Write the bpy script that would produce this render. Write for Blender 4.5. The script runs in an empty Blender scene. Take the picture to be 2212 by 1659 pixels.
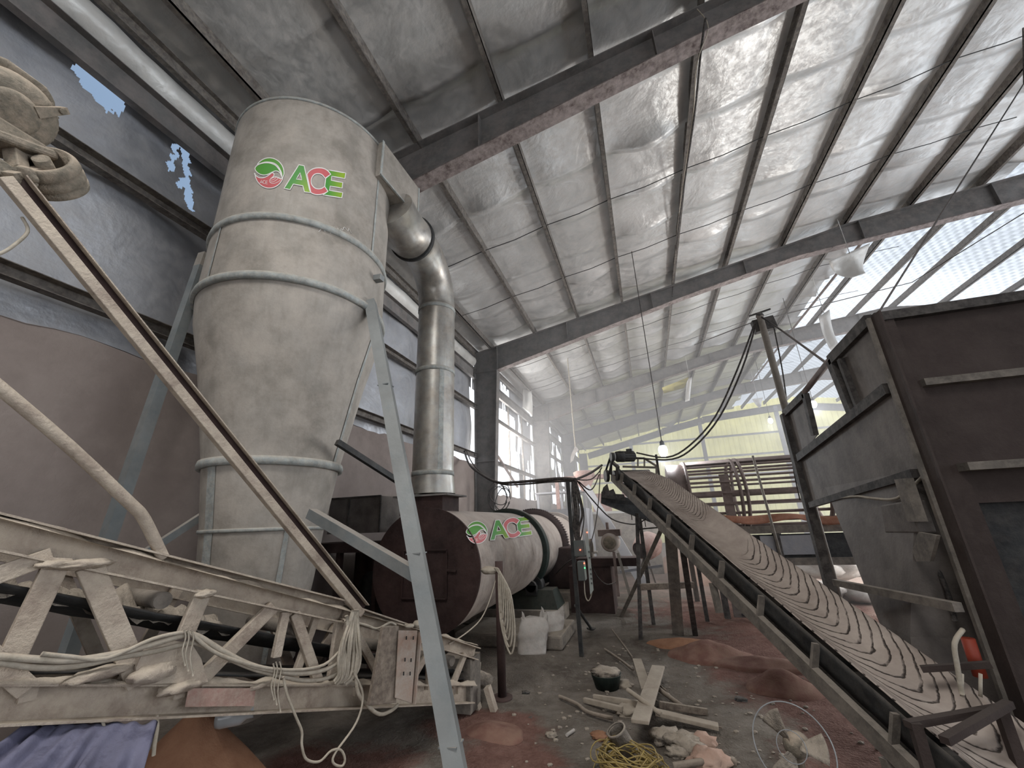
import bpy, math, random
from mathutils import Vector as V, Matrix, noise, geometry
R_ = random.Random(7)
PI = math.pi
sc = bpy.context.scene
COL = sc.collection

# ------------------------------------------------------------------ camera
CX, CY, FPX = 1106.0, 829.5, 885.0
H = 1.6
def _n(v): return v.normalized()
_dy = _n(V((1403 - CX, 1122 - CY, FPX)))
_dz = V((1000 - CX, -1770 - CY, FPX)); _dz = _n(_dz - _dy * _dz.dot(_dy))
_dx = _dy.cross(_dz)
if _dx.x < 0: _dx = -_dx
def ray(u, v):
    q = V((u - CX, v - CY, FPX))
    return V((_dx.dot(q), _dy.dot(q), _dz.dot(q))).normalized()
CAM = V((0, 0, H))
def atY(u, v, y): d = ray(u, v); return CAM + d * (y / d.y)
def atX(u, v, x): d = ray(u, v); return CAM + d * (x / d.x)
def atZ(u, v, z): d = ray(u, v); return CAM + d * ((z - H) / d.z)
def atD(u, v, r): return CAM + ray(u, v) * r
cam_d = bpy.data.cameras.new('camera'); cam = bpy.data.objects.new('camera', cam_d); COL.objects.link(cam)
cam_d.sensor_width = 36; cam_d.lens = 36 * FPX / 2212; cam_d.clip_start = .05; cam_d.clip_end = 300
Mc = Matrix((( _dx.x, -_dx.y, -_dx.z, 0), (_dy.x, -_dy.y, -_dy.z, 0), (_dz.x, -_dz.y, -_dz.z, H), (0, 0, 0, 1)))
cam.matrix_world = Mc
sc.camera = cam

# ------------------------------------------------------------------ light
sc.view_settings.view_transform = 'Standard'; sc.view_settings.look = 'None'
sc.view_settings.gamma = 1; sc.view_settings.exposure = 0.78
sc.cycles.use_denoising = True
sc.cycles.max_bounces = 7; sc.cycles.diffuse_bounces = 5; sc.cycles.glossy_bounces = 3
sc.cycles.transmission_bounces = 4; sc.cycles.transparent_max_bounces = 6; sc.cycles.volume_bounces = 0
sc.cycles.sample_clamp_indirect = 4
w = bpy.data.worlds.new('world'); sc.world = w; w.use_nodes = True
bg = w.node_tree.nodes['Background']; bg.inputs[0].default_value = (.86, .92, 1, 1); bg.inputs[1].default_value = 1.3

def zr(x):                      # underside of the purlins = top of the rafters
    return 6.85 + .187 * (x + 4.05) if x < 6 else (8.729 + .10 * (x - 6) if x < 10.2 else 9.149 - .16 * (x - 10.2))
def area(name, loc, target, sx, sy, power, color=(1, 1, 1), spread=180):
    l = bpy.data.lights.new(name, 'AREA'); l.shape = 'RECTANGLE'; l.size = sx; l.size_y = sy
    l.energy = power; l.color = color; l.spread = math.radians(spread)
    o = bpy.data.objects.new(name, l); COL.objects.link(o); o.location = loc
    o.rotation_euler = (V(target) - V(loc)).to_track_quat('-Z', 'Y').to_euler()
    return o
# daylight through the real openings: the open east side, the roof light, the torn west lining; then added fill lamps
area('daylight_east_side', (14.4, 9, 3.6), (0, 9, 4.6), 26, 4.2, 420, (.93, .96, 1))
area('daylight_roof_light', (9.6, 18.3, 9.9), (9.3, 18.2, 0), 4.6, 13, 150, (.95, .97, 1))
area('daylight_west_opening', (-5.4, 14.7, 4.3), (2, 14.5, 3.0), 4.6, 2.2, 420, (1, .98, .95))
area('added_fill_behind_camera', (-.5, -8.9, 2.4), (-1, 6, 3.2), 7, 4.4, 70, (1, .95, .88))  # added fill lamp behind the camera, brightens the left foreground
area('added_overhead_fill', (-1, -1.4, zr(-1) + .35), (-2.6, 2.0, 0), 2.4, 2.6, 85, (1, .97, .92), 110)  # added lamp over the left foreground; no such roof light is seen

area('added_sack_pile_fill', (8, 11.2, 1.6), (3, 10.6, .2), 3, 2.4, 560, (1, .98, .95))  # added lamp to brighten the sack pile; there is no door

# ------------------------------------------------------------------ materials
MATS = {}
def newmat(name):
    m = bpy.data.materials.new(name); m.use_nodes = True; m.node_tree.nodes.clear(); MATS[name] = m
    N = m.node_tree.nodes; L = m.node_tree.links
    out = N.new('ShaderNodeOutputMaterial'); b = N.new('ShaderNodeBsdfPrincipled'); L.new(b.outputs[0], out.inputs[0])
    return m, N, L, b, out
def rgba(c): return (c[0], c[1], c[2], 1)
def mixc(N, L, fac, a, b):
    m = N.new('ShaderNodeMix'); m.data_type = 'RGBA'
    if isinstance(fac, (int, float)): m.inputs[0].default_value = fac
    else: L.new(fac, m.inputs[0])
    for k, c in ((6, a), (7, b)):
        if isinstance(c, tuple): m.inputs[k].default_value = rgba(c)
        else: L.new(c, m.inputs[k])
    return m.outputs[2]
def noi(N, L, co, scale, detail=4, rough=.6, stretch=None, dist=0):
    if stretch:
        mp = N.new('ShaderNodeMapping'); mp.inputs['Scale'].default_value = stretch; L.new(co, mp.inputs[0]); co = mp.outputs[0]
    n = N.new('ShaderNodeTexNoise'); n.inputs['Scale'].default_value = scale; n.inputs['Detail'].default_value = detail
    n.inputs['Roughness'].default_value = rough; n.inputs['Distortion'].default_value = dist; L.new(co, n.inputs['Vector'])
    return n.outputs[0]
def ramp(N, L, x, a, b):
    r = N.new('ShaderNodeMapRange'); r.inputs[1].default_value = a; r.inputs[2].default_value = b; r.clamp = True
    L.new(x, r.inputs[0]); return r.outputs[0]
def mth(N, L, op, a, b=None):
    m = N.new('ShaderNodeMath'); m.operation = op
    for k, x in enumerate((a, b)):
        if x is None: continue
        if isinstance(x, (int, float)): m.inputs[k].default_value = x
        else: L.new(x, m.inputs[k])
    return m.outputs[0]
TAN = (.45, .385, .31)
def dusty(name, base, dark=None, dust=TAN, top=.8, allover=.25, scale=3, metallic=0, rough=.8, bump=.25, bscale=30, stretch=None, streak=0):
    m, N, L, b, out = newmat(name)
    co = N.new('ShaderNodeTexCoord').outputs['Object']
    dark = dark or tuple(x * .55 for x in base)
    n1 = noi(N, L, co, scale, 6, .65, stretch); c = mixc(N, L, ramp(N, L, n1, .35, .68), dark, base)
    if streak:
        ns = noi(N, L, co, 5, 5, .6, (3, 3, .25)); c = mixc(N, L, mth(N, L, 'MULTIPLY', ramp(N, L, ns, .5, .75), streak), c, dark)
    n2 = noi(N, L, co, scale * 2.3, 5, .7)
    g = N.new('ShaderNodeNewGeometry'); sx = N.new('ShaderNodeSeparateXYZ'); L.new(g.outputs['Normal'], sx.inputs[0])
    up = mth(N, L, 'MULTIPLY', ramp(N, L, sx.outputs[2], .15, .8), top)
    al = mth(N, L, 'MULTIPLY', ramp(N, L, n2, .4, .65), allover)
    f = mth(N, L, 'MAXIMUM', up, al)
    f = mth(N, L, 'MULTIPLY', f, ramp(N, L, n2, .2, .5))
    c = mixc(N, L, f, c, dust)
    L.new(c, b.inputs['Base Color']); b.inputs['Roughness'].default_value = rough
    if metallic:
        L.new(mth(N, L, 'MULTIPLY', mth(N, L, 'SUBTRACT', 1.0, f), metallic), b.inputs['Metallic'])
    if bump:
        bp = N.new('ShaderNodeBump'); bp.inputs['Strength'].default_value = bump; bp.inputs['Distance'].default_value = .02
        L.new(noi(N, L, co, bscale, 4, .7), bp.inputs['Height']); L.new(bp.outputs[0], b.inputs['Normal'])
    b.inputs['Specular IOR Level'].default_value = .25
    return m
def plain(name, c, rough=.6, metallic=0, emit=None, es=1):
    m, N, L, b, out = newmat(name)
    co = N.new('ShaderNodeTexCoord').outputs['Object']
    cc = mixc(N, L, ramp(N, L, noi(N, L, co, 8), .3, .7), tuple(x * .85 for x in c), c)
    L.new(cc, b.inputs['Base Color']); b.inputs['Roughness'].default_value = rough; b.inputs['Metallic'].default_value = metallic
    if emit:
        b.inputs['Emission Color'].default_value = rgba(emit); b.inputs['Emission Strength'].default_value = es
    return m

M = MATS
dusty('truss_paint', (.46, .40, .33), (.24, .19, .155), allover=.75, top=1, scale=4, bscale=45, bump=.5)
dusty('faded_red', (.33, .20, .17), (.26, .17, .14), dust=(.42, .35, .29), allover=.5, top=.2, scale=14)
dusty('galvanised', (.20, .22, .225), (.13, .145, .15), dust=(.36, .32, .28), allover=.2, top=.8, scale=2, metallic=.25, rough=.5, bump=.08)
dusty('cyclone_steel', (.34, .315, .285), (.21, .19, .165), dust=(.42, .375, .33), allover=.55, top=.8, scale=1.6, metallic=.15, rough=.62, bump=.2, bscale=9, streak=.6)
dusty('weld_seam', (.34, .365, .36), (.2, .215, .21), allover=.3, top=.6, scale=12, rough=.6)
dusty('duct_steel', (.42, .42, .40), (.24, .22, .2), allover=.35, top=.7, scale=3, metallic=.7, rough=.38, bump=.1, bscale=12, streak=.5)
dusty('beam_steel', (.17, .165, .16), (.10, .095, .09), dust=(.30, .25, .23), allover=.35, top=.6, scale=2, rough=.75)
dusty('flange_rusty', (.26, .22, .21), (.07, .05, .045), dust=(.33, .28, .26), allover=.5, top=.5, scale=6, rough=.8)
dusty('purlin_steel', (.15, .14, .13), (.07, .06, .055), allover=.2, top=.8, scale=8)
dusty('drum_steel', (.42, .37, .33), (.23, .19, .165), dust=(.46, .38, .33), allover=.5, top=.6, scale=3.5, rough=.7, streak=.5)
dusty('rust_and_shade', (.05, .027, .024), (.022, .013, .012), dust=(.13, .09, .08), allover=.15, top=.5, scale=3, rough=.75)  # rusty iron; on the slanted rail it paints the shaded web
dusty('black_steel', (.035, .037, .038), (.014, .014, .015), dust=(.16, .14, .12), allover=.15, top=.6, scale=5, rough=.6)
dusty('green_steel', (.014, .028, .024), (.008, .014, .012), dust=(.12, .11, .09), allover=.12, top=.7, scale=4, rough=.6)
dusty('hopper_steel', (.17, .15, .138), (.09, .078, .07), dust=(.21, .185, .165), allover=.45, top=.8, scale=2.4, rough=.75, streak=.4)
dusty('hopper_shaded', (.055, .04, .036), (.035, .025, .022), dust=(.085, .068, .06), allover=.3, top=.8, scale=2, rough=.8)  # shade on the hopper front put into a darker steel colour
dusty('hopper_frame', (.06, .055, .052), (.03, .026, .025), dust=(.22, .20, .18), allover=.3, top=.8, scale=5)
dusty('conveyor_steel', (.17, .15, .13), (.09, .08, .07), dust=(.30, .26, .22), allover=.4, top=.8, scale=5)
dusty('trommel_steel', (.21, .16, .145), (.11, .085, .075), dust=(.27, .21, .19), allover=.45, top=.8, scale=4)
dusty('orange_tarp', (.42, .20, .13), (.25, .11, .07), dust=(.40, .26, .20), allover=.3, top=.2, scale=5)
dusty('wood', (.38, .33, .27), (.24, .20, .16), allover=.4, top=.4, scale=5, stretch=(1, 1, 1))
dusty('bark_wood', (.20, .16, .13), (.10, .08, .065), allover=.3, top=.5, scale=9)
dusty('rust_plate', (.40, .37, .33), (.28, .22, .18), dust=(.25, .09, .04), allover=.35, top=.2, scale=4)
dusty('rope', (.42, .38, .32), (.28, .25, .2), allover=.4, top=.8, scale=20)
dusty('cable_black', (.04, .037, .035), (.02, .02, .02), dust=(.25, .21, .19), allover=.3, top=.6, scale=12)
dusty('sack_white', (.58, .56, .53), (.38, .35, .32), dust=(.5, .42, .38), allover=.4, top=.2, scale=6)
dusty('stone', (.25, .22, .19), (.14, .12, .10), allover=.5, top=.7, scale=10, bump=.8)
dusty('concrete_base', (.26, .23, .20), (.16, .14, .12), allover=.4, top=.6, scale=3, bump=.6)
dusty('wall_render', (.27, .225, .205), (.19, .155, .14), dust=(.31, .265, .24), allover=.5, top=.6, scale=.7, rough=.95, bump=.3, bscale=14)
dusty('powder_red', (.22, .115, .09), (.15, .075, .06), dust=(.27, .18, .13), allover=.5, top=.0, scale=3, rough=1, bump=.3, bscale=60)
dusty('powder_orange', (.34, .18, .11), (.24, .12, .07), dust=(.36, .2, .12), allover=.4, top=0, scale=4, rough=1, bump=.3, bscale=60)
dusty('sand_pink', (.52, .36, .29), (.40, .26, .2), dust=(.5, .4, .33), allover=.3, top=0, scale=3, rough=1, bump=.4)
dusty('motor_paint', (.19, .165, .13), (.11, .1, .08), dust=(.38, .31, .24), allover=.5, top=1, scale=7, bump=.5, bscale=40)
dusty('orange_paint', (.33, .18, .145), (.24, .14, .12), dust=(.45, .34, .30), allover=.5, top=.7, scale=5)
dusty('blue_grey_paint', (.28, .29, .31), (.2, .2, .22), dust=(.34, .32, .31), allover=.4, top=.5, scale=2)
dusty('tarp_blue', (.07, .07, .12), (.02, .02, .04), dust=(.26, .26, .36), allover=.2, top=.5, scale=4, rough=.45)
dusty('yellow_wire', (.36, .27, .07), (.22, .15, .04), allover=.15, top=.2, scale=14)
plain('black_gap', (.012, .012, .012), .9)
plain('panel_grey', (.32, .35, .33), .5)
plain('panel_dark', (.07, .08, .075), .5)
plain('lamp_cap', (.03, .03, .035), .5)
plain('bulb_glow', (.9, .95, 1), .4, emit=(.86, .93, 1), es=14)
plain('led_red', (.6, .1, .05), .4, emit=(1, .15, .08), es=2)
plain('led_green', (.1, .5, .2), .4, emit=(.1, .9, .3), es=1.2)
plain('logo_white', (.72, .70, .68), .6)
plain('logo_red', (.52, .10, .11), .6)
plain('fire_orange', (.26, .035, .015), .6)
plain('bottle_grey', (.30, .31, .32), .2)

def logo_green(name, c1, c2, axis):
    m, N, L, b, out = newmat(name)
    at = N.new('ShaderNodeAttribute'); at.attribute_name = 'grad'
    L.new(mixc(N, L, at.outputs['Fac'], c1, c2), b.inputs['Base Color']); b.inputs['Roughness'].default_value = .6
logo_green('logo_green', (.045, .24, .03), (.23, .36, .02), 0)

def foil(name, base, dustc, metal=.45, seams=None, holes=False, dirt=.5, trans=0.0):
    m, N, L, b, out = newmat(name)
    co = N.new('ShaderNodeTexCoord').outputs['Object']
    n1 = noi(N, L, co, .9, 5, .6, None, .6)
    n2 = noi(N, L, co, 7, 5, .7)
    c = mixc(N, L, ramp(N, L, n1, .35, .65), tuple(x * .72 for x in base), base)
    c = mixc(N, L, mth(N, L, 'MULTIPLY', ramp(N, L, n2, .42, .7), dirt), c, dustc)
    L.new(c, b.inputs['Base Color']); b.inputs['Roughness'].default_value = .42
    L.new(mth(N, L, 'MULTIPLY', ramp(N, L, n2, .65, .4), metal), b.inputs['Metallic'])
    bp = N.new('ShaderNodeBump'); bp.inputs['Strength'].default_value = .55; bp.inputs['Distance'].default_value = .05
    hsum = mth(N, L, 'ADD', noi(N, L, co, 1.5, 3, .5, (1, 1, 1), 1.2), mth(N, L, 'MULTIPLY', noi(N, L, co, 16, 3, .6), .18))
    L.new(hsum, bp.inputs['Height']); L.new(bp.outputs[0], b.inputs['Normal'])
    if trans:
        t = N.new('ShaderNodeBsdfTranslucent'); t.inputs[0].default_value = (.40, .46, .53, 1)
        mx = N.new('ShaderNodeMixShader'); mx.inputs[0].default_value = trans
        L.new(b.outputs[0], mx.inputs[1]); L.new(t.outputs[0], mx.inputs[2]); L.new(mx.outputs[0], out.inputs[0])
        last = mx
    else: last = b
    if holes:
        v = N.new('ShaderNodeTexVoronoi'); v.inputs['Scale'].default_value = 1.6; L.new(co, v.inputs['Vector'])
        hole = ramp(N, L, v.outputs['Distance'], .022, .016)
        tr = N.new('ShaderNodeBsdfTransparent'); mx2 = N.new('ShaderNodeMixShader'); L.new(hole, mx2.inputs[0])
        L.new(last.outputs[0], mx2.inputs[1]); L.new(tr.outputs[0], mx2.inputs[2]); L.new(mx2.outputs[0], out.inputs[0])
    return m
foil('foil_roof', (.55, .55, .54), (.40, .36, .33), .5)
foil('foil_wall', (.42, .43, .46), (.30, .29, .285), .45, holes=True)
foil('foil_bulge', (.62, .61, .58), (.5, .46, .42), .3)
foil('foil_tear', (.55, .62, .7), (.45, .5, .55), 0, dirt=.2, trans=.93)

def corrug(name, c, scale_axis, k, trans=.6):
    m, N, L, b, out = newmat(name)
    co = N.new('ShaderNodeTexCoord').outputs['Object']
    cc = mixc(N, L, ramp(N, L, noi(N, L, co, 1.2), .35, .7), tuple(x * .8 for x in c), c)
    if k == 2:
        sp = N.new('ShaderNodeSeparateXYZ'); L.new(co, sp.inputs[0])
        w1 = mth(N, L, 'SINE', mth(N, L, 'MULTIPLY', sp.outputs[1], 2 * PI / .2)); w2 = mth(N, L, 'SINE', mth(N, L, 'MULTIPLY', mth(N, L, 'ADD', sp.outputs[0], mth(N, L, 'MULTIPLY', sp.outputs[1], .5)), 2 * PI / .24))
        cc = mixc(N, L, ramp(N, L, mth(N, L, 'MULTIPLY', w1, w2), -.3, .5), cc, tuple(x * .62 for x in c))
    L.new(cc, b.inputs['Base Color']); b.inputs['Roughness'].default_value = .55
    t = N.new('ShaderNodeBsdfTranslucent'); L.new(cc, t.inputs[0])
    mx = N.new('ShaderNodeMixShader'); mx.inputs[0].default_value = trans
    L.new(b.outputs[0], mx.inputs[1]); L.new(t.outputs[0], mx.inputs[2]); L.new(mx.outputs[0], out.inputs[0])
corrug('skylight_sheet', (.62, .64, .66), 0, 2, .8)
corrug('yellow_sheet', (.82, .75, .33), 0, 1, .45)

# floor: grey dust with red powder drifts lying on it
def floor_mat():
    m, N, L, b, out = newmat('floor_dust')
    co = N.new('ShaderNodeTexCoord').outputs['Object']
    n1 = noi(N, L, co, 1.3, 7, .7, None, .5); n2 = noi(N, L, co, 9, 6, .75)
    g = mixc(N, L, ramp(N, L, n1, .35, .65), (.10, .083, .068), (.25, .218, .185))
    g = mixc(N, L, mth(N, L, 'MULTIPLY', ramp(N, L, n2, .5, .75), .5), g, (.30, .28, .25))
    def blob(x, y, rx, ry):
        mp = N.new('ShaderNodeMapping'); mp.vector_type = 'POINT'
        mp.inputs['Location'].default_value = (-x / rx, -y / ry, 0); mp.inputs['Scale'].default_value = (1 / rx, 1 / ry, 0)
        L.new(co, mp.inputs[0]); ln = N.new('ShaderNodeVectorMath'); ln.operation = 'LENGTH'; L.new(mp.outputs[0], ln.inputs[0])
        d = mth(N, L, 'ADD', ln.outputs['Value'], mth(N, L, 'MULTIPLY', mth(N, L, 'SUBTRACT', n1, .5), 1.6))
        return ramp(N, L, d, 1.05, .75)
    f = None
    for a in ((1.9, 6.0, 1.7, 2.4), (1.6, 3.6, .9, 2.2), (-1.2, 3.3, .45, .55), (2.5, 9, 3, 2.2), (-1.55, 3.9, .6, .35), (-2.3, 2.6, .9, .9), (1.3, 2.3, .6, 1.2)):
        q = blob(*a); f = q if f is None else mth(N, L, 'MAXIMUM', f, q)
    r = mixc(N, L, ramp(N, L, n2, .35, .7), (.15, .075, .06), (.25, .14, .115))
    c = mixc(N, L, mth(N, L, 'MULTIPLY', f, .9), g, r)
    far = blob(4, 20, 9, 11); c = mixc(N, L, mth(N, L, 'MULTIPLY', far, .7), c, (.42, .31, .26))
    L.new(c, b.inputs['Base Color']); b.inputs['Roughness'].default_value = 1; b.inputs['Specular IOR Level'].default_value = .1
    bp = N.new('ShaderNodeBump'); bp.inputs['Strength'].default_value = .7; bp.inputs['Distance'].default_value = .05
    L.new(mth(N, L, 'ADD', n2, noi(N, L, co, 40, 3, .7)), bp.inputs['Height']); L.new(bp.outputs[0], b.inputs['Normal'])
floor_mat()

def belt_mat(name, lines=True):
    m, N, L, b, out = newmat(name)
    uv = N.new('ShaderNodeTexCoord').outputs['UV']
    sx = N.new('ShaderNodeSeparateXYZ'); L.new(uv, sx.inputs[0])
    u, v = sx.outputs[0], sx.outputs[1]       # u metres along, v 0..1 across
    obj = N.new('ShaderNodeTexCoord').outputs['Object']
    nz = noi(N, L, obj, 3, 5, .7)
    vc = mth(N, L, 'SUBTRACT', v, .62)
    bow = mth(N, L, 'MULTIPLY', mth(N, L, 'POWER', mth(N, L, 'ABSOLUTE', vc), 1.9), 1.7)
    ph = mth(N, L, 'ADD', mth(N, L, 'ADD', u, bow), mth(N, L, 'MULTIPLY', nz, .13))
    ph = mth(N, L, 'ADD', mth(N, L, 'MULTIPLY', ph, 10.5), mth(N, L, 'MULTIPLY', mth(N, L, 'MINIMUM', ph, 2.3), 7))
    fr = mth(N, L, 'FRACT', ph)
    line = mth(N, L, 'MULTIPLY', ramp(N, L, fr, .78, .9), ramp(N, L, fr, 1.0, .94))
    # smooth fresh-dust stretch in the middle has no ripples
    gap = mth(N, L, 'ADD', u, mth(N, L, 'MULTIPLY', vc, .5))
    keep = mth(N, L, 'MAXIMUM', ramp(N, L, gap, 2.05, 1.95), ramp(N, L, gap, 2.75, 2.9))
    line = mth(N, L, 'MULTIPLY', line, keep)
    line = mth(N, L, 'MULTIPLY', line, ramp(N, L, noi(N, L, obj, 11, 3, .6), .3, .5))
    c = mixc(N, L, ramp(N, L, nz, .35, .65), (.32, .265, .23), (.47, .40, .35))
    c = mixc(N, L, line, c, (.055, .045, .04))
    L.new(c, b.inputs['Base Color']); b.inputs['Roughness'].default_value = .95; b.inputs['Specular IOR Level'].default_value = .1
    bp = N.new('ShaderNodeBump'); bp.inputs['Strength'].default_value = .8; bp.inputs['Distance'].default_value = .03; bp.invert = True
    L.new(line, bp.inputs['Height']); L.new(bp.outputs[0], b.inputs['Normal'])
belt_mat('belt_dust')

# ------------------------------------------------------------------ mesh helpers
ORG = {}
class MB:
    def __init__(s): s.v = []; s.f = []; s.uv = {}; s.sm = []; s.grad = None
    def add(s, vs, fs, smooth=False):
        o = len(s.v); s.v += [V(p) for p in vs]
        for f in fs: s.f.append([i + o for i in f]); s.sm.append(smooth)
        return o
    def box(s, c, size, rot=None):
        sx, sy, sz = (x / 2 for x in size); c = V(c)
        vs = [V((x, y, z)) for x in (-sx, sx) for y in (-sy, sy) for z in (-sz, sz)]
        if rot is not None: vs = [rot @ p for p in vs]
        s.add([c + p for p in vs], [(0, 1, 3, 2), (4, 6, 7, 5), (0, 4, 5, 1), (2, 3, 7, 6), (0, 2, 6, 4), (1, 5, 7, 3)]); return s
    def bb(s, a, b):
        a, b = V(a), V(b); return s.box((a + b) / 2, [abs(x) for x in (b - a)])
    def frame(s, p, q, up):
        d = (q - p).normalized(); up = V(up)
        x = d.cross(up)
        if x.length < 1e-4: x = d.cross(V((1, 0, 0)))
        x.normalize(); y = x.cross(d).normalized(); return d, x, y
    def beam(s, p, q, w, h, up=(0, 0, 1), w2=None, h2=None):
        p, q = V(p), V(q); d, x, y = s.frame(p, q, up); w2 = w2 or w; h2 = h2 or h
        vs = [p + x * a * w / 2 + y * b * h / 2 for a, b in ((-1, -1), (1, -1), (1, 1), (-1, 1))]
        vs += [q + x * a * w2 / 2 + y * b * h2 / 2 for a, b in ((-1, -1), (1, -1), (1, 1), (-1, 1))]
        s.add(vs, [(3, 2, 1, 0), (4, 5, 6, 7), (0, 1, 5, 4), (1, 2, 6, 5), (2, 3, 7, 6), (3, 0, 4, 7)]); return s
    def prof(s, p, q, pts, up=(0, 0, 1)):
        """open or closed 2D profile (x right, y up) swept p->q; closed polygon"""
        p, q = V(p), V(q); d, x, y = s.frame(p, q, up); n = len(pts)
        vs = [p + x * a + y * b for a, b in pts] + [q + x * a + y * b for a, b in pts]
        s.add(vs, [(i, (i + 1) % n, n + (i + 1) % n, n + i) for i in range(n)] + [tuple(range(n))[::-1], tuple(range(n, 2 * n))]); return s
    def chan(s, p, q, w, h, t=.008, up=(0, 0, 1), flip=1):
        """C channel, back on one side"""
        f = flip; a = w / 2; b = h / 2
        pts = [(-a * f, -b), (a * f, -b), (a * f, -b + t), ((-a + t) * f, -b + t), ((-a + t) * f, b - t), (a * f, b - t), (a * f, b), (-a * f, b)]
        return s.prof(p, q, pts, up)
    def angle(s, p, q, w, t=.008, up=(0, 0, 1), fx=1, fy=1):
        pts = [(0, 0), (w * fx, 0), (w * fx, t * fy), (t * fx, t * fy), (t * fx, w * fy), (0, w * fy)]
        return s.prof(p, q, pts, up)
    def ibeam(s, p, q, w, h, t=.015, up=(0, 0, 1)):
        a, b = w / 2, h / 2; c = t / 2
        pts = [(-a, -b), (a, -b), (a, -b + t), (c, -b + t), (c, b - t), (a, b - t), (a, b), (-a, b), (-a, b - t), (-c, b - t), (-c, -b + t), (-a, -b + t)]
        return s.prof(p, q, pts, up)
    def cyl(s, p, q, r1, r2=None, n=20, caps=True, smooth=True):
        p, q = V(p), V(q); r2 = r1 if r2 is None else r2; d, x, y = s.frame(p, q, (0, 0, 1))
        A = [x * math.cos(2 * PI * i / n) + y * math.sin(2 * PI * i / n) for i in range(n)]
        o = s.add([p + a * r1 for a in A] + [q + a * r2 for a in A], [(i, (i + 1) % n, n + (i + 1) % n, n + i) for i in range(n)], smooth)
        if caps:
            s.f.append([o + i for i in range(n)][::-1]); s.sm.append(False)
            s.f.append([o + n + i for i in range(n)]); s.sm.append(False)
        return s
    def tubepath(s, pts, r, n=8, caps=True):
        pts = [V(p) for p in pts]; rs = r if isinstance(r, (list, tuple)) else [r] * len(pts)
        m = len(pts); o = len(s.v); prev = None
        for i, p in enumerate(pts):
            d = (pts[min(i + 1, m - 1)] - pts[max(i - 1, 0)])
            if d.length < 1e-7: d = V((0, 0, 1))
            d.normalize()
            if prev is None:
                x = d.cross(V((0, 0, 1)));  x = d.cross(V((1, 0, 0))) if x.length < 1e-3 else x
            else: x = prev - d * prev.dot(d)
            x.normalize(); prev = x; y = x.cross(d)
            s.v += [p + (x * math.cos(2 * PI * k / n) + y * math.sin(2 * PI * k / n)) * rs[i] for k in range(n)]
        for i in range(m - 1):
            for k in range(n):
                s.f.append([o + i * n + k, o + i * n + (k + 1) % n, o + (i + 1) * n + (k + 1) % n, o + (i + 1) * n + k]); s.sm.append(True)
        if caps:
            s.f.append([o + k for k in range(n)]); s.sm.append(False); s.f.append([o + (m - 1) * n + k for k in range(n)][::-1]); s.sm.append(False)
        return s
    def lathe(s, c, axis, prof, n=48, ref=(0, 0, 1), smooth=True, a0=0, a1=2 * PI):
        """prof = [(distance along axis, radius)]"""
        c = V(c); d = V(axis).normalized(); x = d.cross(V(ref))
        if x.length < 1e-4: x = d.cross(V((0, 1, 0)))
        x.normalize(); y = x.cross(d); full = abs(a1 - a0 - 2 * PI) < 1e-6; k = n if full else n + 1
        vs = []
        for t, r in prof: vs += [c + d * t + (x * math.cos(a0 + (a1 - a0) * i / n) + y * math.sin(a0 + (a1 - a0) * i / n)) * r for i in range(k)]
        fs = [(j * k + i, j * k + (i + 1) % k, (j + 1) * k + (i + 1) % k, (j + 1) * k + i) for j in range(len(prof) - 1) for i in range(n)]
        s.add(vs, fs, smooth); return s
    def grid(s, fn, nu, nv, keep=None, uvf=None, smooth=True, thick=0, two=False):
        o = len(s.v)
        for j in range(nv + 1):
            for i in range(nu + 1):
                a, b = i / nu, j / nv; s.v.append(V(fn(a, b)))
                if uvf: s.uv[len(s.v) - 1] = uvf(a, b)
        for j in range(nv):
            for i in range(nu):
                if keep and not keep((i + .5) / nu, (j + .5) / nv): continue
                q = o + j * (nu + 1) + i; s.f.append([q, q + 1, q + nu + 2, q + nu + 1]); s.sm.append(smooth)
        return s
    def plate(s, poly, t, nrm=None):
        """flat polygon (3D points) with thickness t along its normal"""
        P = [V(p) for p in poly]; n = V(nrm) if nrm else (P[1] - P[0]).cross(P[2] - P[0]).normalized()
        k = len(P); s.add(P + [p + n * t for p in P], [tuple(range(k))[::-1], tuple(range(k, 2 * k))] + [(i, (i + 1) % k, k + (i + 1) % k, k + i) for i in range(k)]); return s
    def blob(s, c, r, seed=0, sub=3, amp=.3, sq=(1, 1, 1), fr=1.5):
        import bmesh
        bm = bmesh.new(); bmesh.ops.create_icosphere(bm, subdivisions=sub, radius=1)
        bm.verts.ensure_lookup_table(); vs = []
        for v in bm.verts:
            k = 1 + amp * noise.noise(v.co * fr + V((seed * 3.1, seed, 0))); vs.append(V(c) + V((v.co.x * sq[0], v.co.y * sq[1], v.co.z * sq[2])) * k * r)
        s.add(vs, [[x.index for x in f.verts] for f in bm.faces], sub > 2); bm.free(); return s
    def build(s, name, mat, parent=None, origin=None, solid=0, bevel=0):
        org = ORG[parent.name] if parent is not None else (V(origin) if origin is not None else V((0, 0, 0)))
        me = bpy.data.meshes.new(name); me.from_pydata([tuple(p - org) for p in s.v], [], s.f)
        me.materials.append(M[mat] if isinstance(mat, str) else mat)
        me.polygons.foreach_set('use_smooth', s.sm)
        if s.uv:
            l = me.uv_layers.new(name='UVMap')
            for lp in me.loops: l.data[lp.index].uv = s.uv.get(lp.vertex_index, (0, 0))
        if s.grad:
            at = me.attributes.new('grad', 'FLOAT', 'POINT'); at.data.foreach_set('value', s.grad)
        me.validate(); me.update()
        o = bpy.data.objects.new(name, me); COL.objects.link(o)
        if parent is not None: o.parent = parent
        else: o.location = org
        ORG[o.name] = org
        if solid: md = o.modifiers.new('s', 'SOLIDIFY'); md.thickness = solid; md.offset = 0
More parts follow.
